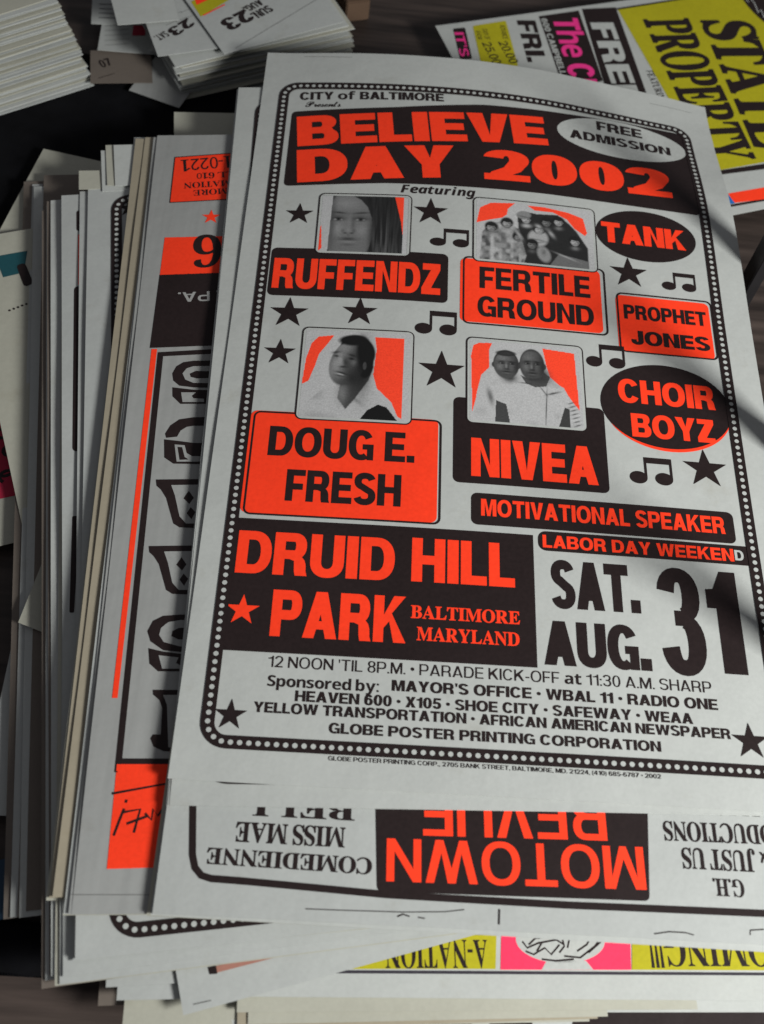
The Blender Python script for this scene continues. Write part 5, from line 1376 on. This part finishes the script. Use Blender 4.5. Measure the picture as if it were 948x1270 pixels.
for i in range(9):
    u = .06 + .024 * i
    printed(top_, 'small_print', [[stroke([(u, .012), (u + .017, .012)], .0012)], [stroke([(u + .002, .018), (u + .019, .018)], .0022)], [stroke([(u, .025), (u + .012, .025)], .0010)]], 'K2', 1, topo)
for i, (x, y, z, w, h, a, mt, lb) in enumerate([(-.120, .600, .0180, .060, .045, -12, 'paper_white', 'white slip tilted right, half under the cards at the upper left'),
                                                (-.172, .628, .0160, .070, .040, 8, 'paper_cool', 'pale slip behind the handbill pile at the top edge')]):
    s = Sheet('slip' + str(i), x, y, math.radians(a), w, h, z, 0, 0, wave=.0006)
    o = sheet_mesh(s, 'paper_slip', mt)
    tag(o, lb, 'paper')
    for q in range(4): printed(s, 'small_print', [[stroke([(.006, .008 + .006 * q), (w * (.5 + .1 * (q % 3)), .008 + .006 * q)], .0009)]], 'K2', 1, o)

# ------------------------------------------------------------------ black cloth, board, scrap of cardboard, added shadow rack
def cloth(name, x0, y0, x1, y1, z0, amp, seed, label):
    rnd = random.Random(seed)
    n, mm = 46, 40
    ph = [(rnd.uniform(10, 45), rnd.uniform(10, 45), rnd.uniform(0, 6)) for _ in range(7)]
    V = []
    for top in (1, 0):
        for j in range(mm):
            for i in range(n):
                x, y = x0 + (x1 - x0) * i / (n - 1), y0 + (y1 - y0) * j / (mm - 1)
                if i in (0, n - 1): x += .003 * math.sin(y * 40 + seed)
                if j in (0, mm - 1): y += .003 * math.sin(x * 30 + seed)
                h = sum(math.sin(a * x + b_ * y + c) for a, b_, c in ph) / 7
                V.append((x, y, z0 + amp * h - (0 if top else .0012)))
    F = []
    o = n * mm
    for j in range(mm - 1):
        for i in range(n - 1):
            a = j * n + i
            F.append((a, a + 1, a + n + 1, a + n))
            F.append((o + a, o + a + n, o + a + n + 1, o + a + 1))
    for i in range(n - 1):
        F.append((i, o + i, o + i + 1, i + 1))
        a = (mm - 1) * n + i
        F.append((a, a + 1, o + a + 1, o + a))
    for j in range(mm - 1):
        a = j * n
        F.append((a, a + n, o + a + n, o + a))
        a += n - 1
        F.append((a, o + a, o + a + n, a + n))
    me = bpy.data.meshes.new(name)
    me.from_pydata(V, [], F)
    for p in me.polygons: p.use_smooth = True
    tag(obj(name, me, 'black_cloth'), label, 'cloth')


cloth('black_cloth', -.42, .30, -.035, .60, .0062, .003, 2, 'black cloth lying between the handbill pile and the fanned posters')
cloth('black_cloth', -.125, -.118, -.062, -.092, .0045, .001, 5, 'black cloth scrap on the table at the lower left')
b_ = box('wooden_board', 'plank_wood', -.75, .66, .002, -.08, .84, .012, bevel=.001, rot=math.radians(30))
tag(b_, 'brown wooden board behind the handbill pile', 'board')
b_ = box('cardboard_scrap', 'cardboard', .034, .690, .0005, .056, .730, .02, bevel=.001, rot=math.radians(20))
tag(b_, 'scrap of brown cardboard behind the card pile', 'cardboard')
rk = bpy.data.objects.new('shadow_rack', None)
COL.objects.link(rk)
rk.location = (.3475, .2, 0)
tag(rk, 'black metal rack added right of the poster pile to throw shadow bands', 'rack')  # added to cast the diagonal shadow bands over the top poster
for y in (.368, .207, .053):
    u_ = box('upright', 'black_metal', -.0015, y - .2 - .009, .0, .0065, y - .2 + .009, .190, rk, .0006)
for z in (.003,):
    box('rail', 'black_metal', -.004, -.165, z, .004, .20, z + .006, rk, .0008).location = (.007, 0, 0)
